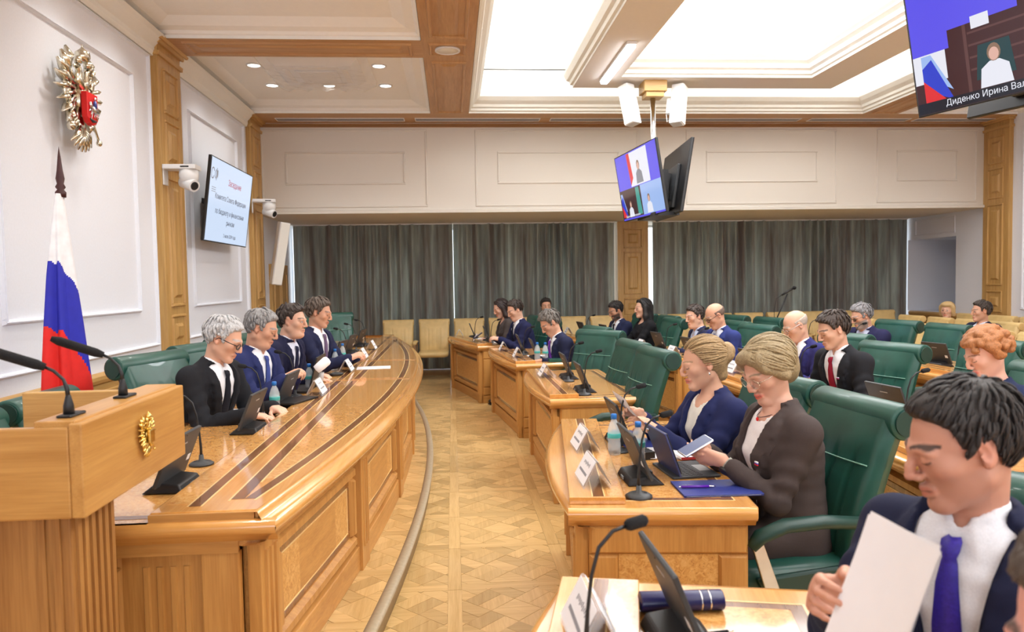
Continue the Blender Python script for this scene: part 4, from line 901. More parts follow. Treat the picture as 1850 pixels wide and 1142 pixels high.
# double headed eagle
def eagle(t,H,mats,depth=.12,shield=True):
    g=mats
    def P(x,y,z): return (x*H,y*H,z*H)
    MB().ell(P(0,.02,.1),(.11*H,depth*.9*H,.17*H),mi=0).build('body',g,t)
    for s in (-1,1):
        wing=MB().tube([P(s*.1,.02,.16),P(s*.24,.03,.27),P(s*.33,.03,.42)],[.04*H,.045*H,.025*H],8).build('wing',g,t)
        for k in range(9):
            a=math.radians(82-k*21); L=.19+.04*math.sin(k*.5); bx,bz=s*(.20+.012*k if k<4 else .25-.025*(k-4)),.40-.06*k
            d=(s*math.cos(a),math.sin(a)); tip=(bx+d[0]*L,bz+d[1]*L)
            MB().tube([P(bx,.02,bz),P((bx+tip[0])/2,.045,(bz+tip[1])/2),P(tip[0],.02,tip[1])],[.04*H,.058*H,.012*H],6,flat=(1,.45)).build('feather',g,wing)
        MB().ell(P(s*.2,.02,.2),(.1*H,.035*H,.2*H)).build('wing_shield',g,wing)
        for k in range(6):
            a=math.radians(60-k*25); bx,bz=s*.17,.28-.05*k; MB().tube([P(bx,.05,bz),P(bx+s*math.cos(a)*.12,.055,bz+math.sin(a)*.12)],[.034*H,.012*H],6).build('feather',g,wing)
        n=MB().tube([P(s*.03,.05,.2),P(s*.08,.06,.31),P(s*.07,.07,.38),P(s*.12,.08,.41)],[.06*H,.045*H,.034*H,.034*H],8).build('neck',g,t)
        MB().tube([P(s*.13,.08,.415),P(s*.19,.08,.40),P(s*.205,.08,.375)],[.026*H,.014*H,.003*H],6).build('beak',g,n)
        c=MB().lathe([(.032*H,0),(.045*H,.03*H),(.04*H,.055*H),(.02*H,.075*H),(.0,.085*H)],c=P(s*.1,.08,.44),seg=10).build('crown',g,n)
        MB().tube([P(s*.06,.04,-.02),P(s*.13,.05,-.11),P(s*.2,.06,-.16)],[.05*H,.035*H,.02*H],8).build('leg',g,t)
        for k in range(3): MB().tube([P(s*.2,.06,-.16),P(s*(.22+.02*k),.08,-.18-.02*k)],[.014*H,.006*H],6).build('claw',g,t)
    MB().tube([P(-.28,.08,-.28),P(-.2,.08,-.16),P(-.1,.08,.02)],.014*H,8).build('sceptre',g,t); MB().ell(P(-.29,.08,-.3),(.035*H,.03*H,.035*H)).build('sceptre_head',g,t)
    o=MB().ell(P(.27,.07,-.22),(.05*H,.045*H,.05*H)).build('orb',g,t); MB().box(.262*H,.278*H,.06*H,.08*H,-.17*H,-.1*H).build('cross',g,o); MB().box(.245*H,.295*H,.06*H,.08*H,-.14*H,-.125*H).build('cross',g,o)
    tail=MB().ell(P(0,.02,-.16),(.06*H,.05*H,.1*H)).build('tail',g,t)
    for k in range(7):
        a=math.radians(-90+(k-3)*15); MB().tube([P(.0,.03,-.16),P(math.cos(a)*.16,.055,-.16+math.sin(a)*.16),P(math.cos(a)*.3,.03,-.16+math.sin(a)*.28)],[.025*H,.036*H,.01*H],6).build('tail_feather',g,tail)
    MB().lathe([(.05*H,0),(.075*H,.05*H),(.07*H,.1*H),(.03*H,.13*H),(.012*H,.15*H),(.0,.19*H)],c=P(0,.08,.48),seg=12).build('large_crown',g,t)
    if shield:
        pts=[(-.115,.16),(.115,.16),(.115,-.1),(.06,-.15),(0,-.17),(-.06,-.15),(-.115,-.1)]
        sh=MB().extrude([(a*H,b*H) for a,b in pts],lambda a,b,l:(a,l,b),.10*H,.16*H).build('shield',M['redenamel'],t,.004)
        sv=M['silver']
        MB().tube([P(-.06,.17,-.02),P(.05,.17,.0)],[.03*H,.026*H],8).build('horse',sv,sh); MB().tube([P(.05,.17,.0),P(.08,.17,.06)],[.02*H,.014*H],8).build('horse_neck',sv,sh)
        for a,b,c,d in ((-.06,-.03,-.08,-.1),(-.03,-.03,-.02,-.09),(.03,-.01,.05,-.07),(.05,0,.09,-.04)): MB().tube([P(a,.165,b),P(c,.165,d)],.008*H,6).build('horse_leg',sv,sh)
        MB().tube([P(-.01,.18,.01),P(-.015,.18,.08)],[.022*H,.016*H],8).build('rider',plain('blue_enamel',srgb(60,80,150),.3),sh); MB().ell(P(-.015,.18,.105),(.016*H,.016*H,.018*H)).build('rider_head',sv,sh); MB().tube([P(-.05,.17,.12),P(.06,.17,-.12)],.005*H,6).build('lance',sv,sh); MB().tube([P(-.06,.165,-.12),P(.02,.17,-.13),P(.08,.165,-.11)],[.008*H,.016*H,.004*H],6).build('dragon',M['dgrey'],sh)
t=empty('coat_of_arms',(XL+.0,6.06,2.98),-PI/2); tag(t,'gilded double headed eagle coat of arms with red shield on the left wall','emblem'); t.rotation_euler=(0,0,-PI/2)
eagle(t,.72,M['oldgold'])
for o in [t]: o.location=(XL+.075,5.86,2.94)
t=empty('gold_eagle',(-.958,2.365,1.13)); t.rotation_euler=(0,0,-PI/2); t.parent=None; tag(t,'small gold double headed eagle on the lectern front','emblem')
eagle(t,.13,M['gold'],.1,False)
MB().box(-.018,.018,.012,.022,-.012,.03).build('shield',M['gold'],t,.003)
# ---------------------------------------------------------------- desk electronics (prototypes, copied)
def tablet_proto():
    t=empty('docked_tablet')
    mb=MB(); mb.hexa([(-.07,-.105,0),(.085,-.105,0),(.085,.105,0),(-.07,.105,0)],[(-.055,-.095,.032),(.03,-.1,.042),(.03,.1,.042),(-.055,.095,.032)]); d=mb.build('dock',M['black'],t,.006)
    MB().box(.03,.036,-.09,.09,.02,.055).xf(Matrix.Identity(4)).build('dock_lip',M['black'],d); MB().box(-.072,-.068,-.02,.02,.008,.02).build('port',M['grey'],d)
    Rm=Matrix.Translation((.02,0,.03))@Matrix.Rotation(math.radians(-22),4,'Y')
    s=MB().box(-.007,.007,-.145,.145,0,.2).xf(Rm).build('tablet',M['dgrey'],t,.004); MB().box(.0068,.0078,-.135,.135,.01,.19).xf(Rm).build('screen',emis('tablet_screen',srgb(40,44,60),.6),s)
    MB().box(-.0082,-.0068,-.03,.03,.15,.156).xf(Rm).build('badge',M['grey'],s); MB().box(-.0082,-.0068,-.125,-.095,.06,.085).xf(Rm).build('sticker',M['white'],s); MB().lathe([(.004,0),(.0,.0015)],seg=10).xf(Rm@Matrix.Translation((-.007,.0,.188))@Matrix.Rotation(-PI/2,4,'Y')).build('camera_lens',M['black'],s)
    return t
def mic_proto():
    t=empty('desk_microphone')
    MB().lathe([(.052,0),(.052,.006),(.04,.014),(.012,.018),(.009,.045)],seg=22).build('base',M['dgrey'],t); MB().box(.015,.03,-.008,.008,.012,.017).build('button',M['black'],t)
    gooseneck(t,None,[(0,0,.02),(0,0,.08),(.005,0,.15),(.014,0,.22),(.03,0,.275),(.06,0,.305),(.09,0,.313)],[(.088,0,.313),(.135,0,.322)],rf=.0125,neck=.0042)
    return t
def bottle_proto():
    t=empty('water_bottle')
    MB().lathe([(.026,0),(.031,.004),(.031,.055),(.029,.065),(.031,.075),(.031,.12),(.022,.15),(.0125,.168),(.0125,.178)],seg=20).build('bottle',M['pet'],t)
    MB().lathe([(.0315,.082),(.0319,.083),(.0319,.103),(.0315,.104)],seg=20).build('label',M['teal'],t); MB().lathe([(.0145,.172),(.0148,.192),(.012,.196),(0,.196)],seg=16).build('cap',M['bluecap'],t)
    return t
def tag_proto():
    t=empty('name_plate')
    for s in (-1,1):
        mb=MB(); mb.hexa([(s*.055,-.105,0),(s*.052,-.105,0),(s*.052,.105,0),(s*.055,.105,0)] if s<0 else [(.052,-.105,0),(.055,-.105,0),(.055,.105,0),(.052,.105,0)],[(-.003,-.105,.105),(0,-.105,.105),(0,.105,.105),(-.003,.105,.105)] if s<0 else [(0,-.105,.105),(.003,-.105,.105),(.003,.105,.105),(0,.105,.105)]); mb.build('acrylic_leaf',M['acrylic'],t)
        p=MB().add([(s*.0555,-.1,.012),(s*.0555,.1,.012),(s*.0055,.1,.103),(s*.0055,-.1,.103),(s*.0545,-.1,.012),(s*.0545,.1,.012),(s*.0045,.1,.103),(s*.0045,-.1,.103)],[(0,1,2,3),(7,6,5,4),(0,4,5,1),(2,6,7,3)]).build('paper',M['paper'],t)
        for (y0,y1,f,m) in ((-.055,.055,.62,M['ink']),(-.07,.07,.3,M['lightink'])):
            X=lambda q:s*(.0560-.05*q); Z=lambda q:.012+.091*q
            MB().add([(X(f),y0,Z(f)),(X(f),y1,Z(f)),(X(f+.1),y1,Z(f+.1)),(X(f+.1),y0,Z(f+.1))],[(0,1,2,3)]).build('text_line',m if f<.5 or True else m,p) if f<.5 else None
            if f>.5:
                for q in range(10):
                    y=y0+(y1-y0)*q/10; g=f+(.04 if q%3 else 0); e=f+(.17 if q in(0,4) else .13); MB().add([(X(g),y,Z(g)),(X(g),y+.0065,Z(g)),(X(e),y+.0065,Z(e)),(X(e),y,Z(e))],[(0,1,2,3)]).build('text_stroke',M['lightink'],p)
    return t
PRO={'tab':tablet_proto(),'mic':mic_proto(),'bot':bottle_proto(),'tag':tag_proto()}; PU={k:False for k in PRO}
CAT={'tab':('tablet','docked tablets on the desks'),'mic':('microphone','gooseneck desk microphones'),'bot':('bottle','small water bottles'),'tag':('name plate','white tent name plates')}
def put(kind,x,y,z,ang,label):
    t=PRO[kind] if not PU[kind] else copy_tree(PRO[kind]); PU[kind]=True
    t.location=(x,y,z); t.rotation_euler=(0,0,math.radians(ang)); tag(t,label,*CAT[kind]); return t
DZ=.788; DW=.762
def at(key,lx_,ly_):   # desk local to world
    d=DESK[key]; a=d.rotation_euler[2]; c,s=math.cos(a),math.sin(a); return d.location[0]+c*lx_-s*ly_, d.location[1]+s*lx_+c*ly_
nm={'A1':'the farthest front row desk','A2':'the desk with the green folder','A3':'the empty front row desk','A4':'the desk of the two blonde women','A5':'the desk at the bottom edge','B1':'the desk of the bearded man','B2':'the desk of the bald man in glasses','B3':'the desk of the red tied man','B4':'the desk of the red haired woman','C1':'the third row desk by the microphone stand','C2':'the third row desk at right','C3':'the last third row desk'}
def set_desk(key,tabs=(.42,-.36),mics=(.28,-.50),tags=(.32,-.52)):
    for k,y in enumerate(tabs):
        px,py=at(key,.30,y); put('tab',px,py,DW,8 if key[0]!='A' else 0,'black docked tablet, %s one on %s'%(('farther','nearer')[k],nm[key]))
    for k,y in enumerate(mics):
        px,py=at(key,.27,y); put('mic',px,py,DW,0,'black gooseneck microphone, %s one on %s'%(('farther','nearer')[k],nm[key]))
    for k,y in enumerate(tags):
        px,py=at(key,.10,y); put('tag',px,py,DZ+.001,0,'white tent name plate, %s one on %s'%(('farther','nearer')[k],nm[key]))
set_desk('A1',(.5,-.25),(.32,-.52),(.55,-.45)); set_desk('A2',(.30,-.40),(.05,),(.35,-.45)); set_desk('A3',(.25,-.5),(.05,-.68),(.2,)); set_desk('A4',(.28,-.45),(.06,-.70),(.02,-.58)); set_desk('A5',(.5,),(),(.45,)); put('mic',.25,1.43,DW+.03,10,'black gooseneck microphone, the one on the desk at the bottom edge')
set_desk('B1',(.4,-.4),(.2,-.6),(.5,-.5)); set_desk('B2',(.35,-.5),(.1,-.7),(.4,-.5)); set_desk('B3',(.25,-.5),(.0,-.68),(.15,-.55)); set_desk('B4',(.42,),(.18,),(.62,)); set_desk('C1',(.5,-.35),(.25,-.6),(.5,)); set_desk('C2',(.4,-.3),(.1,-.65),()); 
for k,(key,x,y,l) in enumerate((('A4',.24,.0,'water bottle by the farther tablet on the desk of the blonde women'),('A4',.33,-.2,'water bottle by the nearer tablet on the desk of the blonde women'),('A2',.27,-.62,'left one of two water bottles beside the green folder'),('A2',.34,-.68,'right one of two water bottles beside the green folder'),('B3',.24,-.38,'water bottle hidden behind a tablet near the red tied man'))):
    px,py=at(key,x,y); put('bot',px,py,DW,0,l)
# presidium equipment
for x,y,a,l in ((-1.105,2.98,178,'black docked tablet at the lectern end of the presidium'),(-1.105,4.08,178,'black docked tablet in front of the white haired man'),(-1.105,4.95,176,'black docked tablet in front of the grey haired man in blue'),(-1.16,7.6,172,'black docked tablet before the first vacant far presidium chair'),(-1.17,8.45,172,'black docked tablet before the second vacant far presidium chair'),(-1.17,9.4,172,'farthest black docked tablet on the presidium')):
    put('tab',x,y,PT+.003 if x>-1 else PW+.002,a,l)
for x,y,l in ((-1.12,3.34,'gooseneck microphone beside the lectern on the presidium'),(-1.12,4.42,'gooseneck microphone in front of the white haired man'),(-1.12,5.3,'gooseneck microphone in front of the grey haired man in blue'),(-1.12,7.9,'gooseneck microphone right of the man with striped tie'),(-1.14,8.8,'second gooseneck microphone at the far end of the presidium'),(-1.14,9.7,'farthest gooseneck microphone on the presidium')):
    put('mic',x,y,PW+.002,180,l)
for x,y,l in ((-1.10,4.62,'water bottle beside the white haired man'),(-1.08,5.62,'water bottle behind the presidium name plate nearest the camera'),(-1.08,6.85,'water bottle in front of the man with striped tie'),(-1.1,7.45,'farthest water bottle on the presidium')):
    put('bot',x,y,PW+.002,0,l)
for x,y,l in ((-.95,5.2,'presidium name plate nearest the camera, behind it a tablet'),(-.93,6.5,'presidium name plate by the white paper sheet'),(-.93,7.6,'third presidium name plate from the camera'),(-.94,8.6,'farthest presidium name plate')):
    put('tag',x,y,PT+.002,0,l)
def slab(name,c,sx,sy,h,ang,mat,label,cat,parts=None,bev=.002):
    t=empty(name,c,math.radians(ang)); tag(t,label,cat); MB().box(-sx/2,sx/2,-sy/2,sy/2,0,h).build('body',mat,t,bev); return t
def papers(c,ang,label,n=3,sx=.21,sy=.297):
    t=empty('paper_stack',c,math.radians(ang)); tag(t,label,'paper')
    for k in range(n): MB().box(-sx/2,sx/2,-sy/2,sy/2,k*.0022,k*.0022+.0018).xf(Matrix.Rotation(random.uniform(-.08,.08),4,'Z')).build('sheet',M['paper'],t)
    return t
zp=PW+.002
t=empty('laptop',(-1.07,5.62,zp),math.radians(180)); tag(t,'black laptop with raised lid in front of the grey haired man in blue','laptop')
MB().box(-.02,.24,-.19,.19,0,.018).build('base',M['black'],t,.004); R=Matrix.Translation((-.02,0,.015))@Matrix.Rotation(math.radians(-14),4,'Y')
l=MB().box(-.008,.004,-.19,.19,0,.25).xf(R).build('lid',M['black'],t,.004); MB().box(-.0095,-.0078,-.15,-.09,.15,.175).xf(R).build('badge',M['grey'],l); MB().box(-.0095,-.0078,-.13,-.11,.03,.06).xf(R).build('sticker',M['white'],l)
papers((-1.3,4.68,zp),80,'paper sheets under the hands of the white haired man'); papers((-1.28,5.25,zp),75,'paper sheets behind the bottle of the grey haired man in blue'); papers((-1.22,6.95,zp),80,'paper sheets in front of the man with striped tie')
papers((-.72,6.72,PT+.002),90,'single white sheet lying beside a presidium name plate',1)
slab('tablet_stylus_pad',(-1.02,4.9,PT+.002),.13,.3,.012,-20,M['black'],'flat black device lying on the presidium near the bottle','device')
t=empty('computer_mouse',(-.97,6.2,PT+.003),.4); tag(t,'black computer mouse by the presidium name plate','mouse'); MB().ell((0,0,.012),(.06,.034,.02)).build('body',M['black'],t); MB().tube([(-.02,0,.031),(.0,0,.033)],.004,6).build('wheel',M['dgrey'],t)
for x,y,l in ((-1.02,5.72,'clear plastic cup beside the nearest presidium name plate'),(-1.02,6.95,'clear plastic cup in front of the man with striped tie')):
    t=empty('plastic_cup',(x,y,zp+.028)); tag(t,l,'cup'); MB().lathe([(.024,0),(.034,.09),(.033,.09),(.023,.003),(0,.003)],seg=18).build('cup',M['pet'],t)
# things on the front row desks
def W(key,x,y): return at(key,x,y)
px,py=W('A2',.42,-.62); papers((px,py,DW),70,'open papers of the grey haired man with purple tie',4)
px,py=W('A2',.42,-.20); papers((px,py,DW),95,'second pile of papers on the desk with the green folder',4)
px,py=W('A2',.46,-.74); t=slab('folder',(px,py,DW),.2,.1,.03,2,M['dgreen'],'dark green folder on the front row desk beside two bottles','folder')
px,py=W('A1',.41,-.5); papers((px,py,DW),85,'papers under the hands of the man in navy suit reading his phone',3)
px,py=W('A1',.42,.3); papers((px,py,DW),95,'papers of the long haired woman at the farthest desk',3)
px,py=W('B1',.42,.2); papers((px,py,DW),85,'papers in front of the bearded man',3); px,py=W('B1',.42,-.4); papers((px,py,DW),92,'papers in front of the black haired woman in black',3)
px,py=W('B2',.43,-.5); papers((px,py,DW),85,'papers under the hands of the bald man in glasses',3)
px,py=W('B4',.42,-.05); papers((px,py,DW),85,'papers on the desk of the red haired woman',2)
# A4 desk
t=empty('tablet_case',(.90,3.12,DW),math.radians(4)); tag(t,'open slate blue tablet case with keyboard on the desk of the blonde women','tablet')
b=MB().box(-.01,.2,-.13,.13,0,.01).build('keyboard_base',M['dgrey'],t,.003)
for i in range(5):
    for j in range(12): MB().box(.025+i*.021,.041+i*.021,-.118+j*.02,-.102+j*.02,.0095,.0115).build('key',M['black'],b)
MB().box(.14,.19,-.05,.05,.0095,.0105).build('trackpad',M['grey'],b)
R=Matrix.Translation((.03,0,.008))@Matrix.Rotation(math.radians(-20),4,'Y')
lid=MB().box(-.009,.0,-.13,.13,0,.2).xf(R).build('cover',plain('slate_blue_cover',srgb(62,68,110),.5),t,.003); MB().box(.0,.006,-.125,.125,.012,.195).xf(R).build('tablet',M['black'],t,.002); MB().tube([(-.011,.09,.17),(-.011,.09,.185)],.008,10).xf(R).build('camera_ring',M['silver'],lid)
t=empty('folder',(1.03,2.83,DW),math.radians(-2)); tag(t,'blue folder lying at the corner of the desk of the blonde women','folder')
MB().box(-.16,.15,-.1,.11,.004,.008).build('front_cover',M['blue'],t,.001); MB().box(-.15,.14,-.095,.105,.001,.004).build('sheets',M['paper'],t); MB().box(-.16,.15,-.1,.11,0,.001).build('back_cover',M['blue'],t)
t=empty('ballpoint_pen',(.95,2.83,DW+.014),math.radians(-4)); tag(t,'purple ballpoint pen lying on the blue folder','pen')
pm_=plain('purple_plastic',srgb(92,30,160),.3); MB().tube([(-.065,0,0),(.045,0,0)],.0052,10).build('barrel',pm_,t); MB().tube([(.045,0,0),(.06,0,0),(.072,0,0)],[.0048,.003,.001],10).build('tip',M['silver'],t); MB().tube([(-.065,0,0),(-.075,0,0)],.003,8).build('clicker',M['silver'],t); MB().box(-.062,-.02,-.0015,.0015,.0055,.007).build('clip',M['silver'],t)
t=empty('folder',(.98,3.62,DW),math.radians(3)); tag(t,'blue folder lying before the woman with the hair bun','folder'); MB().box(-.14,.14,-.15,.15,0,.008).build('cover',M['blue'],t,.001)
papers((1.0,3.44,DW),84,'white papers in front of the woman with the hair bun',4)
t=slab('diary',(1.12,3.36,DW+.008),.2,.15,.014,5,M['paper'],'notebook with red edge between the blonde women','notebook'); MB().box(-.101,.101,-.077,-.072,.001,.013).build('red_edge',plain('red_edge_paint',srgb(200,60,60),.6),t)
t=slab('mobile_phone',(.92,3.95,DW),.075,.15,.009,70,M['black'],'dark mobile phone lying at the far end of the desk of the blonde women','phone'); MB().box(-.034,.034,-.07,.07,.009,.0095).build('screen',M['dkblue'],t)
t=slab('black_case',(.87,3.38,DW),.09,.09,.035,10,M['black'],'small ribbed black case behind the open tablet case','case')
for k in range(4): MB().box(-.04,.04,-.05+.028*k,-.035+.028*k,.035,.038).build('rib',M['dgrey'],t)
# A5 desk
px,py=.56,1.80
t=empty('presentation_case',(px,py,DW),math.radians(-3)); tag(t,'navy leather presentation case with two silver bands on the nearest desk','case')
MB().tube([(-.105,0,.024),(.105,0,.024)],.03,20,flat=(1,.8)).build('body',M['dkblue'],t,.003)
for k in (0,.022): MB().tube([(.045+k,0,.024),(.049+k,0,.024)],.0304,20,flat=(1,.8)).build('band',M['silver'],t)
t=slab('pad',(.62,1.5,DW),.2,.26,.012,-2,plain('pale_green_pad',srgb(188,204,196),.6),'pale green pad lying on the nearest desk','pad'); 
t=empty('ballpoint_pen',(.58,1.66,DW+.005),.1); tag(t,'black pen lying above the pale green pad','pen'); MB().tube([(-.06,0,0),(.05,0,0)],.0045,10).build('barrel',M['black'],t); MB().tube([(.05,0,0),(.066,0,0)],[.004,.001],10).build('tip',M['silver'],t)
# things by the red tied man
px,py=W('B3',.44,-.62); t=slab('keyboard',(px,py,DW),.13,.3,.014,85,M['black'],'black keyboard under the hands of the red tied man','keyboard'); px,py=W('B3',.5,-.76); slab('mobile_phone',(px,py,DW),.08,.15,.012,10,M['black'],'black phone at the near corner of the red tied man\'s desk','phone')
px,py=W('B3',.33,-.74); slab('paper_slip',(px,py,DW),.12,.05,.002,5,M['paper'],'white paper slip at the corner of the red tied man\'s desk','paper')
# microphone stand
t=empty('microphone_stand',(4.42,9.95,0)); tag(t,'black boom microphone stand in front of the right curtain','microphone stand')
for k in range(3):
    a=2*PI*k/3+.4; MB().tube([(0,0,.25),(math.cos(a)*.3,math.sin(a)*.3,.01)],.012,8).build('leg',M['black'],t)
MB().tube([(0,0,.1),(0,0,1.02)],.014,10).build('pole',M['black'],t); MB().tube([(-.02,0,.85),(.2,-.02,1.36)],.009,8).build('boom',M['black'],t); MB().ell((.03,0,1.0),(.03,.03,.04)).build('clutch',M['black'],t)
MB().tube([(.12,-.01,1.34),(.27,-.03,1.43)],[.012,.016],10).build('microphone',M['black'],t); MB().ell((.29,-.033,1.44),(.03,.024,.026)).build('microphone_head',M['foam'],t)
MB().tube([(.12,-.01,1.34),(.05,0,1.3),(.02,0,1.15),(.015,0,.9),(.016,0,.3)],.004,6).build('cable',M['black'],t)
# ================================================================ PEOPLE (implicit surfaces turned into meshes)
def V3(*a): return np.array(a,float)
class Field:
    def __init__(s,xs,ys,zs): s.xs,s.ys,s.zs=xs,ys,zs; s.F=np.full((len(xs),len(ys),len(zs)),.2,np.float32)
    def sub(s,lo,hi):
        a=[np.searchsorted(c,l) for c,l in zip((s.xs,s.ys,s.zs),lo)]; b=[np.searchsorted(c,h) for c,h in zip((s.xs,s.ys,s.zs),hi)]
        if any(q-p<1 for p,q in zip(a,b)): return None
        sl=tuple(slice(p,q) for p,q in zip(a,b))
        P=np.stack(np.meshgrid(s.xs[sl[0]],s.ys[sl[1]],s.zs[sl[2]],indexing='ij'),-1); return sl,P
    def comb(s,lo,hi,fn,k,mode='u'):
        pad=.03+k; r=s.sub(np.asarray(lo)-pad,np.asarray(hi)+pad)
        if r is None: return
        sl,P=r; d=fn(P).astype(np.float32); A=s.F[sl]
        if mode=='u':
            h=np.maximum(k-np.abs(A-d),0)/k; s.F[sl]=np.minimum(A,d)-h*h*k*.25
        else:
            d=-d; h=np.maximum(k-np.abs(A-d),0)/k; s.F[sl]=np.maximum(A,d)+h*h*k*.25
    def rcone(s,a,b,ra,rb,k=.015,mode='u',wr=None):
        a,b=np.asarray(a,float),np.asarray(b,float); ba=b-a; L2=max(1e-9,ba@ba); m=max(ra,rb)
        def fn(P):
            q=P-a; t=np.clip((q@ba)/L2,0,1); d=np.linalg.norm(q-t[...,None]*ba,axis=-1)-(ra+(rb-ra)*t)
            if wr: d=d+wr(P,t)
            return d
        s.comb(np.minimum(a,b)-m,np.maximum(a,b)+m,fn,k,mode)
    def ell(s,c,r,k=.015,mode='u',R=None):
        c,r=np.asarray(c,float),np.asarray(r,float); m=max(r)
        def fn(P):
            q=P-c
            if R is not None: q=q@R
            k0=np.linalg.norm(q/r,axis=-1); k1=np.linalg.norm(q/(r*r),axis=-1)+1e-9; return k0*(k0-1)/k1
        s.comb(c-m,c+m,fn,k,mode)
def nets(f):
    F=f.F; s=F<0; nx,ny,nz=F.shape
    c=np.zeros((nx-1,ny-1,nz-1),np.uint8)
    for i in (0,1):
        for j in (0,1):
            for k in (0,1): c+=s[i:nx-1+i,j:ny-1+j,k:nz-1+k]
    I=np.argwhere((c>0)&(c<8)); idx=np.full(c.shape,-1,np.int32); idx[tuple(I.T)]=np.arange(len(I))
    X=[f.xs,f.ys,f.zs]; acc=np.zeros((len(I),3)); cnt=np.zeros(len(I))
    cor=[(i,j,k) for i in (0,1) for j in (0,1) for k in (0,1)]
    val={o:F[I[:,0]+o[0],I[:,1]+o[1],I[:,2]+o[2]] for o in cor}
    for o in cor:
        for ax in range(3):
            if o[ax]: continue
            p=list(o); p[ax]=1; p=tuple(p); a,b=val[o],val[p]; m=(a<0)!=(b<0)
            if not m.any(): continue
            t=a[m]/(a[m]-b[m]); q=np.empty((m.sum(),3))
            for d in range(3):
                lo=X[d][I[m,d]+o[d]]; hi=X[d][I[m,d]+p[d]]; q[:,d]=lo+(hi-lo)*t
            acc[m]+=q; cnt[m]+=1
    v=acc/cnt[:,None]; faces=[]
    for ax in range(3):
        o=[slice(None)]*3; o2=[slice(None)]*3; o[ax]=slice(0,-1); o2[ax]=slice(1,None)
        ch=s[tuple(o)]!=s[tuple(o2)]; E=np.argwhere(ch); u,w=(ax+1)%3,(ax+2)%3
        E=E[(E[:,u]>0)&(E[:,w]>0)&(E[:,u]<F.shape[u]-1)&(E[:,w]<F.shape[w]-1)]
        if not len(E): continue
        ins=s[tuple(E.T)]
        def g(du,dw): q=E.copy(); q[:,u]-=du; q[:,w]-=dw; return idx[tuple(q.T)]
        Q=np.stack([g(1,1),g(0,1),g(0,0),g(1,0)],1); Q[~ins]=Q[~ins][:,::-1]; faces.append(Q)
    return v,np.concatenate(faces) if faces else np.zeros((0,4),int)
def np_mesh(name,v,q):
    me=bpy.data.meshes.new(name); me.vertices.add(len(v)); me.vertices.foreach_set('co',np.asarray(v,np.float32).ravel())
    me.loops.add(len(q)*4); me.loops.foreach_set('vertex_index',np.asarray(q,np.int32).ravel()); me.polygons.add(len(q))
    me.polygons.foreach_set('loop_start',np.arange(0,len(q)*4,4,dtype=np.int32)); me.polygons.foreach_set('use_smooth',np.ones(len(q),bool)); me.update(calc_edges=True); return me
def axis(lo,hi,fine,intervals,coarse):
    iv=sorted([(max(lo,a),min(hi,b)) for a,b in intervals]); mg=[]
    for a,b in iv:
        if mg and a<=mg[-1][1]+coarse: mg[-1][1]=max(mg[-1][1],b)
        else: mg.append([a,b])
    pts=[];c=lo
    for a,b in mg:
        if a>c: pts+=list(np.linspace(c,a,max(2,int((a-c)/coarse)+1))[:-1])
        pts+=list(np.linspace(a,b,max(2,int((b-a)/fine)+1))[:-1]); c=b
    pts+=list(np.linspace(c,max(hi,c+.01),max(2,int((hi-c)/coarse)+2))); return np.unique(np.round(np.array(pts),6))
def Rot(yaw=0,pitch=0,roll=0):   # pitch>0 looks down, yaw>0 turns left
    cy,sy,cp,sp,cr,sr=math.cos(yaw),math.sin(yaw),math.cos(pitch),math.sin(pitch),math.cos(roll),math.sin(roll)
    Rz=np.array([[cy,-sy,0],[sy,cy,0],[0,0,1]]); Ry=np.array([[cp,0,sp],[0,1,0],[-sp,0,cp]]); Rx=np.array([[1,0,0],[0,cr,-sr],[0,sr,cr]]); return Rz@Ry@Rx
def skin_mat():
    m,nt,b=new_mat('skin'); L=nt.links.new; a=nd(nt,'ShaderNodeAttribute',attribute_name='tone'); v=coords(nt,(1,1,1)); n=nd(nt,'ShaderNodeTexNoise',Scale=120,Detail=2); L(v,n.inputs['Vector'])
    L(a.outputs['Color'],b.inputs['Base Color']); b.inputs['Roughness'].default_value=.52; b.inputs['Subsurface Weight'].default_value=.12; b.inputs['Subsurface Radius'].default_value=(.012,.004,.002); bump(nt,b,n.outputs[0],.05,.002); return m
M['skin']=skin_mat()
def hair_mat(name,c):
    m,nt,b=new_mat(name); L=nt.links.new; v=coords(nt,(40,90,40)); n=nd(nt,'ShaderNodeTexNoise',Scale=3,Detail=4,Roughness=.7,Distortion=.8); L(v,n.inputs['Vector'])
    r=ramp(nt,[(.3,tuple(x*.55 for x in c[:3])+(1,)),(.7,tuple(min(1,x*1.35) for x in c[:3])+(1,))]); L(n.outputs[0],r.inputs[0]); L(r.outputs[0],b.inputs['Base Color']); b.inputs['Roughness'].default_value=.48; bump(nt,b,n.outputs[0],.6,.006); return m
CLOTH={}
def cloth(c):
    if c not in CLOTH: CLOTH[c]=fabric('cloth_%02x%02x%02x'%c,srgb(*c))
    return CLOTH[c]
HAIRM={}
def hairm(c):
    if c not in HAIRM: HAIRM[c]=hair_mat('hair_%02x%02x%02x'%c,srgb(*c))
    return HAIRM[c]
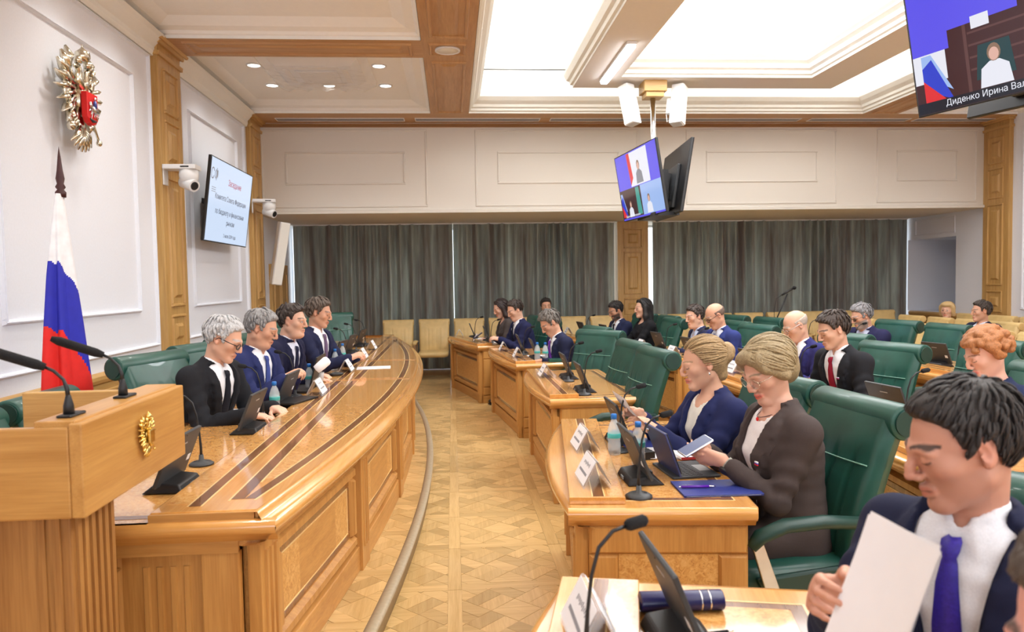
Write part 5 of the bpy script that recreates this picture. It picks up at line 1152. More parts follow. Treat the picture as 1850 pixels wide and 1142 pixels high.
# ---- head in its own frame: x forward, y left, z up, chin at -.12, crown at +.12
def add_head(f,T,k=.012,fem=0.,fat=0.):
    H=lambda x,y,z:T(V3(x,y,z)); R=T.R
    f.ell(H(-.014,0,.034),(.099,.077,.088),.03,R=R); f.ell(H(.026,0,-.02),(.068,.062+.006*fat,.096),.03,R=R)
    jw=.041-.005*fem+.008*fat
    for s in (-1,1):
        f.rcone(H(-.005,s*jw,-.058),H(.068,s*.012,-.100),.022+.008*fat,.020,.025); f.ell(H(.058,s*.042,-.018),(.026,.024,.024),.02,R=R)
        f.rcone(H(.084,s*.046,.02),H(.094,s*.012,.022),.011-.003*fem,.011-.003*fem,.016)
    f.ell(H(.078,0,-.104),(.021,.024,.017),.02,R=R)
    if fat: f.ell(H(.03,0,-.11),(.05,.055,.03*fat+.01),.03,R=R)
    for s in (-1,1): f.ell(H(.104,s*.031,.004),(.016,.019,.013),.012,'s',R=R)
    for s in (-1,1): f.ell(H(.0835,s*.032,.003),(.0145,.0165,.0125),.006,R=R)
    f.rcone(H(.094,0,.02),H(.112,0,-.012),.008,.0085,.012); f.rcone(H(.112,0,-.012),H(.119-.003*fem,0,-.030),.0085,.0105-.001*fem,.01)
    for s in (-1,1): f.ell(H(.105,s*.0125,-.035),(.011,.0085,.0085),.008,R=R)
    f.rcone(H(.088,-.019,-.064),H(.0995,0,-.060),.0062,.0075,.006); f.rcone(H(.0995,0,-.060),H(.088,.019,-.064),.0075,.0062,.006)
    f.rcone(H(.087,-.016,-.0745),H(.097,0,-.0745),.0065,.0088,.006); f.rcone(H(.097,0,-.0745),H(.087,.016,-.0745),.0088,.0065,.006)
    for s in (-1,1):
        f.ell(H(-.012,s*.078,.0),(.02,.007,.031),.008,R=R@Rot(s*.35,.15,0)); f.ell(H(-.004,s*.086,.002),(.009,.007,.017),.006,'s',R=R@Rot(s*.35,.15,0)); f.ell(H(-.006,s*.0775,-.024),(.009,.006,.011),.006,R=R)
class Tr:
    def __init__(s,o,R): s.o,s.R=np.asarray(o,float),R
    def __call__(s,p): return s.R@np.asarray(p,float)+s.o
    def inv(s,v): return (v-s.o)@s.R
def mixc(c,m,t): return c*(1-t[:,None])+np.asarray(m)[None,:3]*t[:,None]
def paint(v,T,base,hairc,look='down',beard=0,bcol=None,fem=0.,lip=(.62,.3,.27)):
    p=T.inv(v); x,y,z=p.T; base=np.array(base[:3]); c=np.tile(base,(len(v),1)); ss=lambda a:np.clip(a,0,1)
    head=(np.abs(x)<.16)&(np.abs(y)<.12)&(np.abs(z)<.15); fr=head&(x>.045)
    t=ss(1-np.hypot((np.abs(y)-.045)/.03,(z+.025)/.028))*fr*.35; c=mixc(c,base*np.array([1.02,.84,.82]),t)
    t=ss(1.3-np.hypot(y/.016,(z+.03)/.02))*(x>.1)*.3; c=mixc(c,base*np.array([1.05,.75,.72]),t)
    t=(head&(np.abs(y)>.07)&(np.abs(z)<.04))*.3; c=mixc(c,base*np.array([1.06,.72,.68]),t)
    if beard:
        w=ss((-.028-z)/.012)*head*(x>-.005)*(np.hypot(y/.027,(z+.069)/.013)>1)*ss((z+.135)/.012); mo=(np.hypot(y/.03,(z+.05)/.012)<1)*fr; c=mixc(c,bcol,np.maximum(w,mo)*beard)
    e=np.hypot(y/(.023+.001*fem),(z+.067)/(.0105+.001*fem)); t=ss((1.15-e)/.3)*(x>.075)*head; c=mixc(c,base*np.array(lip)/.7,t*(.55+.4*fem)); t=(np.abs(z+.0672)<.0022)*(np.abs(y)<.021)*(x>.078); c=mixc(c,base*.3,t*.7)
    ay=np.abs(y); zb=.028+.005*(1-((ay-.033)/.024)**2); t=ss((.0052-.0012*fem-np.abs(z-zb))/.003)*(ay>.01)*(ay<.057)*fr; c=mixc(c,np.array(hairc[:3])*.6,t*.9)
    dy=ay-.032
    if look=='open':
        e=np.hypot(dy/.0145,(z-.002)/.0065); c=mixc(c,(.75,.73,.7),ss((1.1-e)/.3)*fr); c=mixc(c,(.05,.035,.03),ss((.0062-np.hypot(dy,z-.002))/.002)*fr); zl=.0085-.006*(dy/.016)**2; c=mixc(c,base*.12,ss((.0028-np.abs(z-zl))/.002)*(np.abs(dy)<.017)*fr)
    else:
        zl=-.0045+.005*(dy/.017)**2; c=mixc(c,base*.14,ss((.0032-np.abs(z-zl))/.002)*(np.abs(dy)<.0175)*fr*.9); c=mixc(c,base*np.array([.75,.6,.58]),ss(1-np.hypot(dy/.018,(z-.008)/.009))*fr*(.35+.4*fem))
    return np.clip(c,0,1)
# hairline height (keep hair above) as function of head-local x, per style
HL={'short':[(-.2,-.075),(-.07,-.07),(-.035,-.035),(-.022,.02),(.004,.024),(.012,-.012),(.03,-.008),(.036,.042),(.06,.074),(.085,.09),(.12,.096)],
    'high':[(-.2,-.07),(-.07,-.065),(-.035,-.03),(-.022,.02),(.004,.024),(.012,-.005),(.028,-.002),(.034,.055),(.06,.09),(.085,.104),(.12,.11)],
    'bald':[(-.2,-.065),(-.07,-.06),(-.035,-.03),(-.022,.012),(.004,.016),(.012,-.015),(.024,-.012),(.03,.1),(.12,.1)],
    'woman':[(-.2,-.13),(-.03,-.1),(.0,-.03),(.02,.0),(.035,.025),(.055,.06),(.08,.082),(.12,.09)],
    'side':[(-.2,-.11),(-.03,-.09),(-.02,-.05),(.01,-.02),(.03,.01),(.05,.045),(.075,.074),(.12,.082)]}
def make_hair(T,style,col,step,parent,thick=.014,seed=0,top=None):
    lo=T.o-.27; hi=T.o+.22; lo[2]-=.12 if style in('long','bob') else 0
    f=Field(np.arange(lo[0],hi[0],step),np.arange(lo[1],hi[1],step),np.arange(lo[2],hi[2],step)); R=T.R; H=lambda *a:T(V3(*a))
    th=thick; rs=np.random.RandomState(seed)
    f.ell(H(-.016,0,.036),(.099+th,.0775+th*(.4 if style in('short','high') else .75),.088+th),.02,R=R)
    base=style
    if style in('long','bun','bob','curly','side'): base='woman' if style!='side' else 'side'
    tab=HL[base if base in HL else 'short']; tx=np.array([a for a,b in tab]); tz=np.array([b for a,b in tab])
    if style=='short' or style=='high':
        f.ell(H(.028,0,.092),(.06,.056,.022+th*.5),.03,R=R)
    if style=='side':
        f.ell(H(.02,.01,.082),(.078,.074,.038),.03,R=R); f.ell(H(-.03,0,.03),(.102,.09,.094),.03,R=R)
    def lim(P):
        q=T.inv(P.reshape(-1,3)).reshape(P.shape); hz=np.interp(q[...,0],tx,tz)
        return (q[...,2]-hz)*.8
    g=lim(np.stack(np.meshgrid(f.xs,f.ys,f.zs,indexing='ij'),-1)); kk=.012
    qx=T.inv(np.stack(np.meshgrid(f.xs,f.ys,f.zs,indexing='ij'),-1).reshape(-1,3)).reshape(f.F.shape+(3,))[...,0]; fr_=np.clip((qx-.0)/.05,0,1)
    f.F=f.F+(np.clip((.035-g)/.035,0,1)**1.5*th*.85+np.clip((.055-g)/.055,0,1)**2*fr_*(.0 if style in('short','high','bald') else .022)).astype(np.float32)
    A=f.F; d=-g; h=np.maximum(kk-np.abs(A-d),0)/kk; f.F=(np.maximum(A,d)+h*h*kk*.25).astype(np.float32)
    if style=='bald':
        q=T.inv(np.stack(np.meshgrid(f.xs,f.ys,f.zs,indexing='ij'),-1).reshape(-1,3)).reshape(f.F.shape+(3,)); f.F=np.maximum(f.F,(q[...,2]-.048-.25*(q[...,0]+.1)*0)).astype(np.float32)
    if style=='long':
        for s in (-1,1):
            f.rcone(H(.0,s*.075,.02),H(.005,s*.088,-.1),.03,.032,.03); f.rcone(H(.005,s*.088,-.1),H(.0,s*.085,-.24),.032,.03,.03)
        f.rcone(H(-.07,0,.0),H(-.08,0,-.22),.075,.06,.04)
    if style=='bun': f.ell(H(-.128,0,.03),(.04,.045,.045),.01,R=R); f.ell(H(-.12,.01,.01),(.038,.04,.035),.01,R=R); f.rcone(H(-.06,0,-.02),H(-.07,0,-.075),.06,.035,.03)
    if style=='side':
        for y0,y1,zz in ((.02,.07,.05),(.035,.078,.03),(.0,.06,.07)):
            f.rcone(H(.068,y0-.02,.092),H(.05,y1-.016,zz+.012),.018,.018,.02); f.rcone(H(.05,y1-.012,zz+.012),H(-.01,.082,-.02),.018,.016,.02)
        f.rcone(H(.07,-.04,.085),H(.03,-.08,.03),.026,.024,.02); f.rcone(H(.03,-.08,.03),H(-.01,-.088,-.03),.024,.02,.02); f.ell(H(-.07,0,-.02),(.06,.075,.08),.03,R=R)
    if style=='bob':
        f.ell(H(.03,0,.085),(.08,.08,.045),.03,R=R); f.ell(H(-.045,0,.01),(.1,.094,.1),.03,R=R)
        for s in (-1,1): f.rcone(H(.02,s*.075,.05),H(-.02,s*.085,-.06),.032,.03,.03)
    if style=='curly':
        for q in range(170):
            a=rs.uniform(-PI,PI); e=rs.uniform(-.45,1.45); x,y,z=-.02+.115*math.cos(e)*math.cos(a),.1*math.cos(e)*math.sin(a),.03+.105*math.sin(e)
            if x>.035 and z<.055: continue
            f.ell(H(x,y,z),(.021,.021,.018),.007,R=R)
    P=np.stack(np.meshgrid(f.xs,f.ys,f.zs,indexing='ij'),-1); q=T.inv(P.reshape(-1,3)).reshape(P.shape)
    am=.0016
    f.F+=(am*np.sin(q[...,1]*190+q[...,0]*70+3*np.sin(q[...,0]*40+seed))*np.cos(q[...,2]*60+q[...,0]*30+seed)).astype(np.float32)
    v,qd=nets(f); V=[v]; Q=[qd]; nv=len(v)
    # locks laid over the scalp along the direction of growth
    cE=np.array([-.016,0,.036]); rE=np.array([.099+th,.0775+th*(.45 if style in('short','high') else .8),.088+th])
    if style=='side': cE=np.array([-.018,.003,.04]); rE=np.array([.116,.096,.098])
    if style=='bob': cE=np.array([-.02,0,.03]); rE=np.array([.115,.094,.105])
    near=step<.0062; n_=0 if style in('bald','curly') else (650 if near else 150); sg=5; cnt=0
    K={'short':(-.45,.15,.88),'high':(-.45,.1,.88),'bun':(1.,0,.15),'side':(.55,-.42,.72),'bob':(.3,-.2,.93),'long':(.45,0,.9)}.get(style,(0,0,1)); K=np.array(K)/np.linalg.norm(K)
    LN={'short':.055,'high':.05,'bun':.15,'side':.16,'bob':.15,'long':.16}.get(style,.1); rad=(.0027 if near else .0065)*(1.25 if style=='side' else 1)
    for _ in range(n_*3):
        if cnt>=n_: break
        d=rs.randn(3); d/=np.linalg.norm(d); p=cE+rE*d; hz=np.interp(p[0],tx,tz)
        if p[2]<hz+.012: continue
        cnt+=1; path=[]; ns=8; off=rs.uniform(-.002,.005); L=LN*rs.uniform(.6,1.2)
        for k in range(ns):
            s_=k/(ns-1); pp=cE+rE*d*(1+(off+.004*math.sin(PI*s_))/.09); hz=np.interp(pp[0],tx,tz)
            if pp[2]<hz+(.006 if pp[0]>.04 else -.004) and k>1: break
            path.append(T(pp)); tg=d*(K@d)-K; tg=tg-d*(tg@d); tg/=np.linalg.norm(tg)+1e-6; tg=tg+.18*rs.randn(3)*(.5 if style!='short' else 1.); d=d+tg*(L/ns/.1); d/=np.linalg.norm(d)
        if len(path)<3: continue
        path=np.array(path); m=len(path); tn=np.gradient(path,axis=0); tn/=np.linalg.norm(tn,axis=1)[:,None]+1e-9; nr=path-T(cE); nr/=np.linalg.norm(nr,axis=1)[:,None]; bt=np.cross(tn,nr)
        rr=rad*np.array([(.5+.6*math.sin(PI*min(1,.15+.85*k/(m-1)))) for k in range(m)]); rr[-1]*=.25
        ring=np.array([[math.cos(2*PI*k/sg),math.sin(2*PI*k/sg)] for k in range(sg)])
        vv=(path[:,None,:]+bt[:,None,:]*(ring[None,:,0:1]*rr[:,None,None]*1.6)+nr[:,None,:]*(ring[None,:,1:2]*rr[:,None,None]*.7)).reshape(-1,3)
        qq=[(nv+i*sg+k,nv+i*sg+(k+1)%sg,nv+(i+1)*sg+(k+1)%sg,nv+(i+1)*sg+k) for i in range(m-1) for k in range(sg)]
        V.append(vv); Q.append(np.array(qq)); nv+=len(vv)
    return link('hair',np_mesh('hair',np.concatenate(V),np.concatenate(Q)),hairm(col),parent)
def hand(f,w,dirn,up,side,curl=.5,k=.006,spread=.12,thumb=.5,sc=1.):
    # wrist w, direction of the fingers, dorsal normal, side: +1 thumb toward +cross
    d=np.asarray(dirn,float); d/=np.linalg.norm(d); n=np.asarray(up,float); n=n-d*(n@d); n/=np.linalg.norm(n); t=np.cross(n,d)*side
    Pt=lambda a,b,c:np.asarray(w)+(d*a+t*b+n*c)*sc
    for b,L,r in ((.026,.088,.0125),(.009,.092,.0125),(-.009,.088,.0120),(-.026,.08,.0115)): f.rcone(Pt(.0,b*.6,0),Pt(L,b,.002),.0165*sc,r*sc,.014)
    f.rcone(Pt(.02,.02,-.004),Pt(.06,.03,-.008),.016*sc,.012*sc,.014)
    for i,(b,L0,ls) in enumerate(((.026,.088,(.042,.026,.02)),(.009,.092,(.047,.030,.021)),(-.009,.088,(.043,.028,.02)),(-.026,.08,(.034,.021,.018)))):
        cu=curl*(1+.12*i); p=Pt(L0,b,.002); a=0; rr=.0095-.0006*i
        for j,l in enumerate(ls):
            a+=cu*(.55,.8,.55)[j]; sp=b/.026*spread
            dd=d*math.cos(a)-n*math.sin(a)+t*sp*(.5 if j==0 else .25); dd/=np.linalg.norm(dd); q=p+dd*l*sc; f.rcone(p,q,rr*sc,(rr-.0012)*sc,.004); p=q; rr-=.001
    p=Pt(.03,.03,-.006); a0=.75
    for j,l in enumerate((.036,.03,.024)):
        dd=d*math.cos(a0)+t*math.sin(a0)-n*(.25+.3*thumb); dd/=np.linalg.norm(dd); q=p+dd*l*sc; f.rcone(p,q,(.0125-.0015*j)*sc,(.011-.0015*j)*sc,.006); p=q; a0-=.35+.3*thumb
TW=np.array([0,.2,.45,.7,.84,.93,1.0,1.06])
TA=np.array([.178,.165,.168,.19,.188,.13,.068,.055]); TB=np.array([.128,.124,.122,.126,.108,.08,.058,.052])
def person(name,label,hx,hy,hz,face,skin,hair,hairc,jacket,shirt=None,tie=None,lean=12,neck=18,yaw=0,pitch=20,roll=0,look='down',beard=0,bcol=None,fem=0,fat=0.,wide=1.,
           hands=None,step=.008,cut=.16,vmax=.095,floor=0.,trousers=(30,32,40),glasses=None,thick=.014,chair=None,seed=0,collar=True,sleeve=.95,torso_yaw=0,extras=None,lip=(.62,.3,.27),lapel=True,seatz=.52,hs=1.):
    ln,nk=math.radians(lean),math.radians(neck)
    Lt=(hz-floor-.155*math.cos(nk)*hs-seatz)/math.cos(ln); off=Lt*math.sin(ln)+.155*math.sin(nk)*hs
    fa=math.radians(face); fx,fy=math.cos(fa),math.sin(fa)
    t=empty('person',(hx-off*fx,hy-off*fy,floor),fa); tag(t,label,'person')
    if chair:
        for o in bpy.data.objects:
            if o.get('label')==chair: o.location=(hx-(off-.1)*fx,hy-(off-.1)*fy,floor); o.rotation_euler=(0,0,fa)
    P0=V3(0,0,seatz); wd=V3(math.sin(ln),0,math.cos(ln)); ud=V3(math.cos(ln),0,-math.sin(ln)); vd=V3(0,1,0)
    if torso_yaw:
        Ry=Rot(math.radians(torso_yaw)); wd,ud,vd=Ry@wd,Ry@ud,Ry@vd
    N=P0+wd*Lt; Hc=N+V3(math.sin(nk),0,math.cos(nk))*.155*hs
    T=Tr(Hc,Rot(math.radians(yaw),math.radians(pitch),math.radians(roll))); 
    if hs!=1: 
        T2=T
    tp=lambda w,u,v:P0+wd*(w*Lt)+ud*u+vd*v
    ww=wide*(1-.07*fem); SH={s:tp(.85,-.005,s*.183*ww) for s in (-1,1)}
    if hands is None: hands={}
    arms={}
    for s in (-1,1):
        W_=np.asarray(hands.get(s,{}).get('w',(.36,s*.16,.80-floor*0)),float); S0=SH[s]; L1,L2=.29,.255; dv=W_-S0; D=np.linalg.norm(dv)
        if D>L1+L2-.01: W_=S0+dv/D*(L1+L2-.01); dv=W_-S0; D=np.linalg.norm(dv)
        a=(L1*L1-L2*L2+D*D)/(2*D); h=math.sqrt(max(1e-6,L1*L1-a*a)); pole=np.asarray(hands.get(s,{}).get('pole',(-.3,s*.45,-1.)),float); e=dv/D; pole=pole-e*(pole@e); pole/=np.linalg.norm(pole); arms[s]=(S0,S0+e*a+pole*h,W_)
    # ---------- body: one continuous skin surface
    pts=[]; iv=[[],[],[]]
    for k in range(3): iv[k].append((Hc[k]-.15,Hc[k]+.15+(0.02 if k==2 else 0)))
    for s in (-1,1):
        hd=hands.get(s,{})
        if hd.get('hide'): continue
        W_=arms[s][2]; dd=np.asarray(hd.get('d',(1,-s*.3,-.1)),float); dd/=np.linalg.norm(dd); tip=W_+dd*.1
        for k in range(3): iv[k].append((min(W_[k],tip[k])-.085,max(W_[k],tip[k])+.085))
    lo=V3(-.25,-.42*ww-.06,-.0); hi=V3(.75,.42*ww+.06,Hc[2]+.16)
    for s in (-1,1):
        for q in arms[s]: lo=np.minimum(lo,q-.14); hi=np.maximum(hi,q+.14)
    hi=np.maximum(hi,Hc+.16); lo=np.minimum(lo,Hc-.16)
    fine=step
    f=Field(axis(lo[0],hi[0],fine,iv[0],.022),axis(lo[1],hi[1],fine,iv[1],.022),axis(lo[2],hi[2],fine,iv[2],.022))
    # hidden core
    f.rcone(tp(.05,0,0),tp(.8,0,0),.10,.11,.03); f.rcone(tp(.82,0,-.12),tp(.82,0,.12),.06,.06,.03); f.rcone(tp(.8,0,0),tp(1.0,-.005,0),.08,.056,.03)
    for s in (-1,1):
        a,b,c=arms[s]; f.rcone(a,b,.045,.038,.02); f.rcone(b,c,.037,.026-.003*fem,.02)
        kn=V3(.43,s*.1,.49); hp=V3(.02,s*.09,seatz-.02); f.rcone(hp,kn,.07,.05,.03); f.rcone(kn,V3(.42,s*.1,.1),.045,.035,.02)
    f.rcone(tp(.93,-.005,0),Hc+T.R@V3(-.032,0,-.04),.054-.009*fem+.008*fat,.046-.007*fem+.008*fat,.014)
    add_head(f,T,fem=fem,fat=fat)
    for s in (-1,1):
        hd=hands.get(s,{})
        if hd.get('hide'): continue
        W_=arms[s][2]; hand(f,W_,hd.get('d',(1,-s*.3,-.1)),hd.get('n',(0,0,1)),hd.get('side',-s),hd.get('curl',.45),spread=hd.get('spread',.12),thumb=hd.get('thumb',.5),sc=.93 if fem else 1.)
    v,q=nets(f); me=np_mesh('body',v,q); body=link('body',me,M['skin'],t)
    ca=me.color_attributes.new('tone','FLOAT_COLOR','POINT'); bc=srgb(*skin); hc=srgb(*hairc); c=paint(v,T,bc,hc,look,beard,srgb(*bcol)[:3] if bcol else None,fem,lip)
    ca.data.foreach_set('color',np.concatenate([c,np.ones((len(c),1))],1).astype(np.float32).ravel())
    if hair: make_hair(T,hair,hairc,max(.0055,step*1.05),t,thick,seed)
    # ---------- clothes
    cs=max(.0092,step*1.5)
    def tor(extra,f,bulge=True,w0=-.06,lapels=False):
        c0=tp(.45,0,0); R=np.stack([ud,vd,wd],1)
        def fn(P):
            q=(P-P0)@R; u,v_,w=q[...,0],q[...,1],q[...,2]/Lt
            wl=np.clip(w,0,1.06); a=np.interp(wl,TW,TA)*ww*(1+.18*fat*np.exp(-((wl-.3)/.3)**2))+extra; b=np.interp(wl,TW,TB)*(1+.35*fat*np.exp(-((wl-.3)/.28)**2))+extra
            if fem: b=b+.035*np.exp(-((wl-.66)/.12)**2)*(u>0)*np.clip(1-np.abs(np.abs(v_)-.075)/.11,0,1); a=a*(1-.07*np.exp(-((wl-.38)/.15)**2))
            r=np.sqrt((u/b)**2+(v_/a)**2)+1e-6; d=(r-1)*np.minimum(a,b)
            if lapels:
                Vw=(w-cut)/(1-cut)*vmax; lw=.055*np.clip((w-cut)/.35,0,1)*np.clip((1.02-w)/.12,0,1); m=(np.abs(v_)>Vw-.004)&(np.abs(v_)<Vw+lw)&(u>0)&(w>cut); d=d-.014*m
            d=d+.0022*np.sin(v_*38+w*22)*np.sin(w*31-u*20)
            return np.maximum(d,np.maximum((w0-w)*Lt,(w-1.04)*Lt))
        lo_=np.minimum.reduce([tp(-.1,-.2,-.3),tp(1.06,-.2,-.3),tp(-.1,.25,.3),tp(1.06,.25,.3)]); hi_=np.maximum.reduce([tp(-.1,-.2,-.3),tp(1.06,-.2,-.3),tp(-.1,.25,.3),tp(1.06,.25,.3)]); f.comb(lo_,hi_,fn,.02)
    def garment(extra,sl,rad,fold=1.):
        f=Field(*[np.arange(l-.06,h+.06,cs) for l,h in zip(np.minimum(lo,V3(-.25,-.3,seatz-.12)),np.maximum(V3(.3,.3,N[2]+.1),np.max([a_[k] for a_ in arms.values() for k in range(3)],axis=0)))]); f.zs=f.zs[f.zs>seatz-.14]; f.F=np.full((len(f.xs),len(f.ys),len(f.zs)),.2,np.float32); return f
    def sleeves(f,rad,frac):
        for s in (-1,1):
            a,b,c=arms[s]; ph=seed+s
            wr=lambda P,t_:.006*np.sin(t_*26+P[...,1]*40+ph)*np.clip(t_*1.2,0,1); wr2=lambda P,t_:.006*np.sin((1-t_)*24+P[...,2]*45+ph)*np.clip(1.1-t_,0,1)
            f.ell(a,(rad[0],rad[0],rad[0]*.98),.04); f.rcone(tp(.97,-.012,s*.05),a,.036,rad[0]*.78,.04); f.rcone(a,b,rad[0]*.98,rad[1],.03,wr=wr); f.rcone(b,b+(c-b)*frac,rad[1],rad[2],.02,wr=wr2)
    def neckhole(f,r0,w0=.9,front=True):
        a=tp(.96,.012,0); b=Hc+T.R@V3(-.02,0,-.02); f.rcone(a+(a-b)*.1,b,r0,r0,.008,'s')
    if jacket:
        f=garment(.02,1,0); tor(.019,f,lapels=lapel); sleeves(f,(.067*(1-.08*fem)+.006*fat,.055-.005*fem+.004*fat,.046-.006*fem),sleeve)
        R=np.stack([ud,vd,wd],1)
        def wedge(P):
            q=(P-P0)@R; u,v_,w=q[...,0],q[...,1],q[...,2]/Lt; Vw=(w-cut)/(1-cut)*vmax; return np.maximum(np.abs(v_)-Vw,.03-u)*.9
        f.comb(tp(0,0,-.12),tp(1.05,.25,.12),wedge,.004,'s')
        neckhole(f,.066)
        for i in range(9):
            a0=math.radians(75+i*(210/9)); a1=math.radians(75+(i+1)*(210/9)); f.rcone(tp(.955,.0+.076*math.cos(a0),.076*math.sin(a0)),tp(.955,.0+.076*math.cos(a1),.076*math.sin(a1)),.0145,.0145,.01)
        for s in (-1,1): f.rcone(tp(.0,.02,s*.07),V3(.2,s*.11,seatz+.02),.10,.085,.04)
        v,q=nets(f); link('jacket',np_mesh('jacket',v,q),cloth(jacket),t)
    if shirt:
        f=garment(.008,1,0); 
        if jacket: tor(.008,f)
        else: tor(.014,f); sleeves(f,(.068*(1-.1*fem),.052,.042),sleeve)
        neckhole(f,.055 if collar else .075)
        if jacket and not fem:
            for s in (-1,1):
                a,b,c=arms[s]; f.rcone(b+(c-b)*.8,b+(c-b)*.985,.034-.004*fem,.036-.004*fem,.006)
        if collar:
            n_=26
            for i in range(n_):
                a0=math.radians(28+i*(304/n_)); a1=math.radians(28+(i+1)*(304/n_))
                for wv,rr in ((.995,.057),(1.04,.054)):
                    fr=max(0,math.cos((a0+a1)/2)); f.rcone(tp(wv-.045*fr,.008+rr*math.cos(a0),rr*math.sin(a0)),tp(wv-.045*fr,.008+rr*math.cos(a1),rr*math.sin(a1)),.0085,.0085,.008)
            for s in (-1,1): f.rcone(tp(.985,.062,s*.022),tp(.9,.088,s*.046),.0085,.006,.01); f.rcone(tp(.97,.055,s*.04),tp(.9,.088,s*.046),.008,.006,.01)
        v,q=nets(f); link('shirt' if collar else 'blouse',np_mesh('shirt',v,q),cloth(shirt),t)
    if jacket and lapel:
        def su(w,v):
            a_=np.interp(w,TW,TA)*ww*(1+.18*fat*math.exp(-((w-.3)/.3)**2))+.019; b_=np.interp(w,TW,TB)*(1+.35*fat*math.exp(-((w-.3)/.28)**2))+.019
            if fem: b_+=.035*math.exp(-((w-.66)/.12)**2)*min(1,max(0,1-abs(abs(v)-.075)/.11)); a_*=(1-.07*math.exp(-((w-.38)/.15)**2))
            return b_*math.sqrt(max(.05,1-(v/a_)**2))
        for s_ in (-1,1):
            rows=[]
            for w in (cut+.01,cut+.12,.5,.62,.72,.775,.79,.80,.86,.92,.965):
                if rows and w<=lw_: continue
                lw_=w; Vw=(w-cut)/(1-cut)*vmax; lw=.012+.062*min(1,(w-cut)/(.775-cut)) if w<.78 else (.035 if w<.795 else .058-.12*(w-.8))
                rows.append([tp(w,su(w,Vw+lw*k_)+.006+.004*math.sin(PI*k_),s_*(Vw-.003+lw*k_)) for k_ in (0,.25,.5,.75,1)])
            mb=MB(); mb.grid(rows,flip=s_>0); mb.grid([[p-ud*.009 for p in r] for r in rows],flip=s_<0)
            mb.grid([[r[-1],r[-1]-ud*.009] for r in rows],flip=s_>0); mb.grid([[r[0],r[0]-ud*.009] for r in rows],flip=s_<0); mb.build('lapel',cloth(jacket),t)
    if tie:
        mb=MB(); rows=[]
        def fr(w): return np.interp(w,TW,TB)*(1+.35*fat*math.exp(-((w-.3)/.28)**2))+.008+.012
        for w,hw,ex in ((.955,.012,.004),(.945,.020,.012),(.915,.019,.013),(.89,.013,.008),(.87,.016,.004),(.8,.022,.004),(.65,.029,.004),(.45,.036,.004),(.2,.042,.004),(.12,.03,.004),(.07,.002,.004)):
            u=max(fr(w),.07 if w>.88 else 0)+ex; rows.append([tp(w,u-.006,-hw),tp(w,u,-hw*.6),tp(w,u+.004,0),tp(w,u,hw*.6),tp(w,u-.006,hw)])
        mb.grid(rows,flip=False); mb.grid([[p-ud*.006 for p in r] for r in rows],flip=True); tm=tie if not isinstance(tie,tuple) else cloth(tie); mb.build('tie',tm,t)
    if trousers:
        xs=np.arange(-.3,.8,.02); f=Field(xs,np.arange(-.34,.34,.02),np.arange(-.04,seatz+.2,.02))
        f.ell(V3(-.01,0,seatz),(.165,.185*ww,.11),.03)
        for s in (-1,1):
            kn=V3(.44,s*.105,.5); f.rcone(V3(.02,s*.09,seatz-.01),kn,.088,.07,.03); f.rcone(kn,V3(.43,s*.105,.1),.066,.055,.03)
        v,q=nets(f); link('trousers',np_mesh('trousers',v,q),cloth(trousers),t)
        for s in (-1,1):
            mb=MB().ell((.48,s*.105,.045),(.13,.047,.04)); mb.box(.36,.6,s*.105-.035,s*.105+.035,.0,.02); mb.build('shoe',M['black'],t)
    HM=Matrix.Translation(Vector(T.o))@Matrix([list(r)+[0] for r in T.R]+[[0,0,0,1]])
    if glasses:
        g=empty('glasses'); bpy.data.objects.remove(g); col=M[glasses.get('m','black')]; mb=MB(); rz,ry=glasses.get('rz',.017),glasses.get('ry',.023)
        for s in (-1,1):
            ring=[(.108-abs(math.cos(a))*.0-.006*max(0,s*math.cos(a)),s*.033+ry*math.cos(a),-.001+rz*math.sin(a)) for a in np.linspace(0,2*PI,17)]; mb.tube(ring,glasses.get('r',.0016),6)
            mb.tube([(.104,s*(.033+ry),.006),(.07,s*.077,.008),(-.005,s*.084,.012),(-.02,s*.084,-.004)],glasses.get('r',.0016),6)
        mb.tube([(.109,-.011,.002),(.113,0,.006),(.109,.011,.002)],.0016,6); go=mb.xf(HM).build('glasses',col,t)
        for s in (-1,1): 
            mb=MB(); n_=16; ring=[(.1075-.006*max(0,s*math.cos(a)),s*.033+ry*.96*math.cos(a),-.001+rz*.96*math.sin(a)) for a in np.linspace(0,2*PI,n_+1)[:-1]]; mb.add(ring,[tuple(range(n_))]); mb.xf(HM).build('lens',glasses.get('lens') or M['lensclear'],go)
    if extras: extras(t,T,tp,arms,HM)
    return t
ml,ntl,bl=new_mat('spectacle_lens'); bl.inputs['Base Color'].default_value=(.9,.93,.95,1); bl.inputs['Alpha'].default_value=.12; bl.inputs['Roughness'].default_value=.05; M['lensclear']=ml
ml,ntl,bl=new_mat('dark_lens'); bl.inputs['Base Color'].default_value=(.03,.03,.04,1); bl.inputs['Alpha'].default_value=.85; bl.inputs['Roughness'].default_value=.08; M['lensdark']=ml
def pin(tp_w=.74,u=.15,v=.085,mat=None):
    def ex(t,T,tp,arms,HM):
        c=tp(tp_w,u,v); 
        for k,m in enumerate((M['paper'],fm[1],fm[2])): MB().box(c[0]-.002,c[0]+.004,c[1]-.011,c[1]+.011,c[2]-.004*(k+1),c[2]-.004*k).build('lapel_pin',m,t)
    return ex
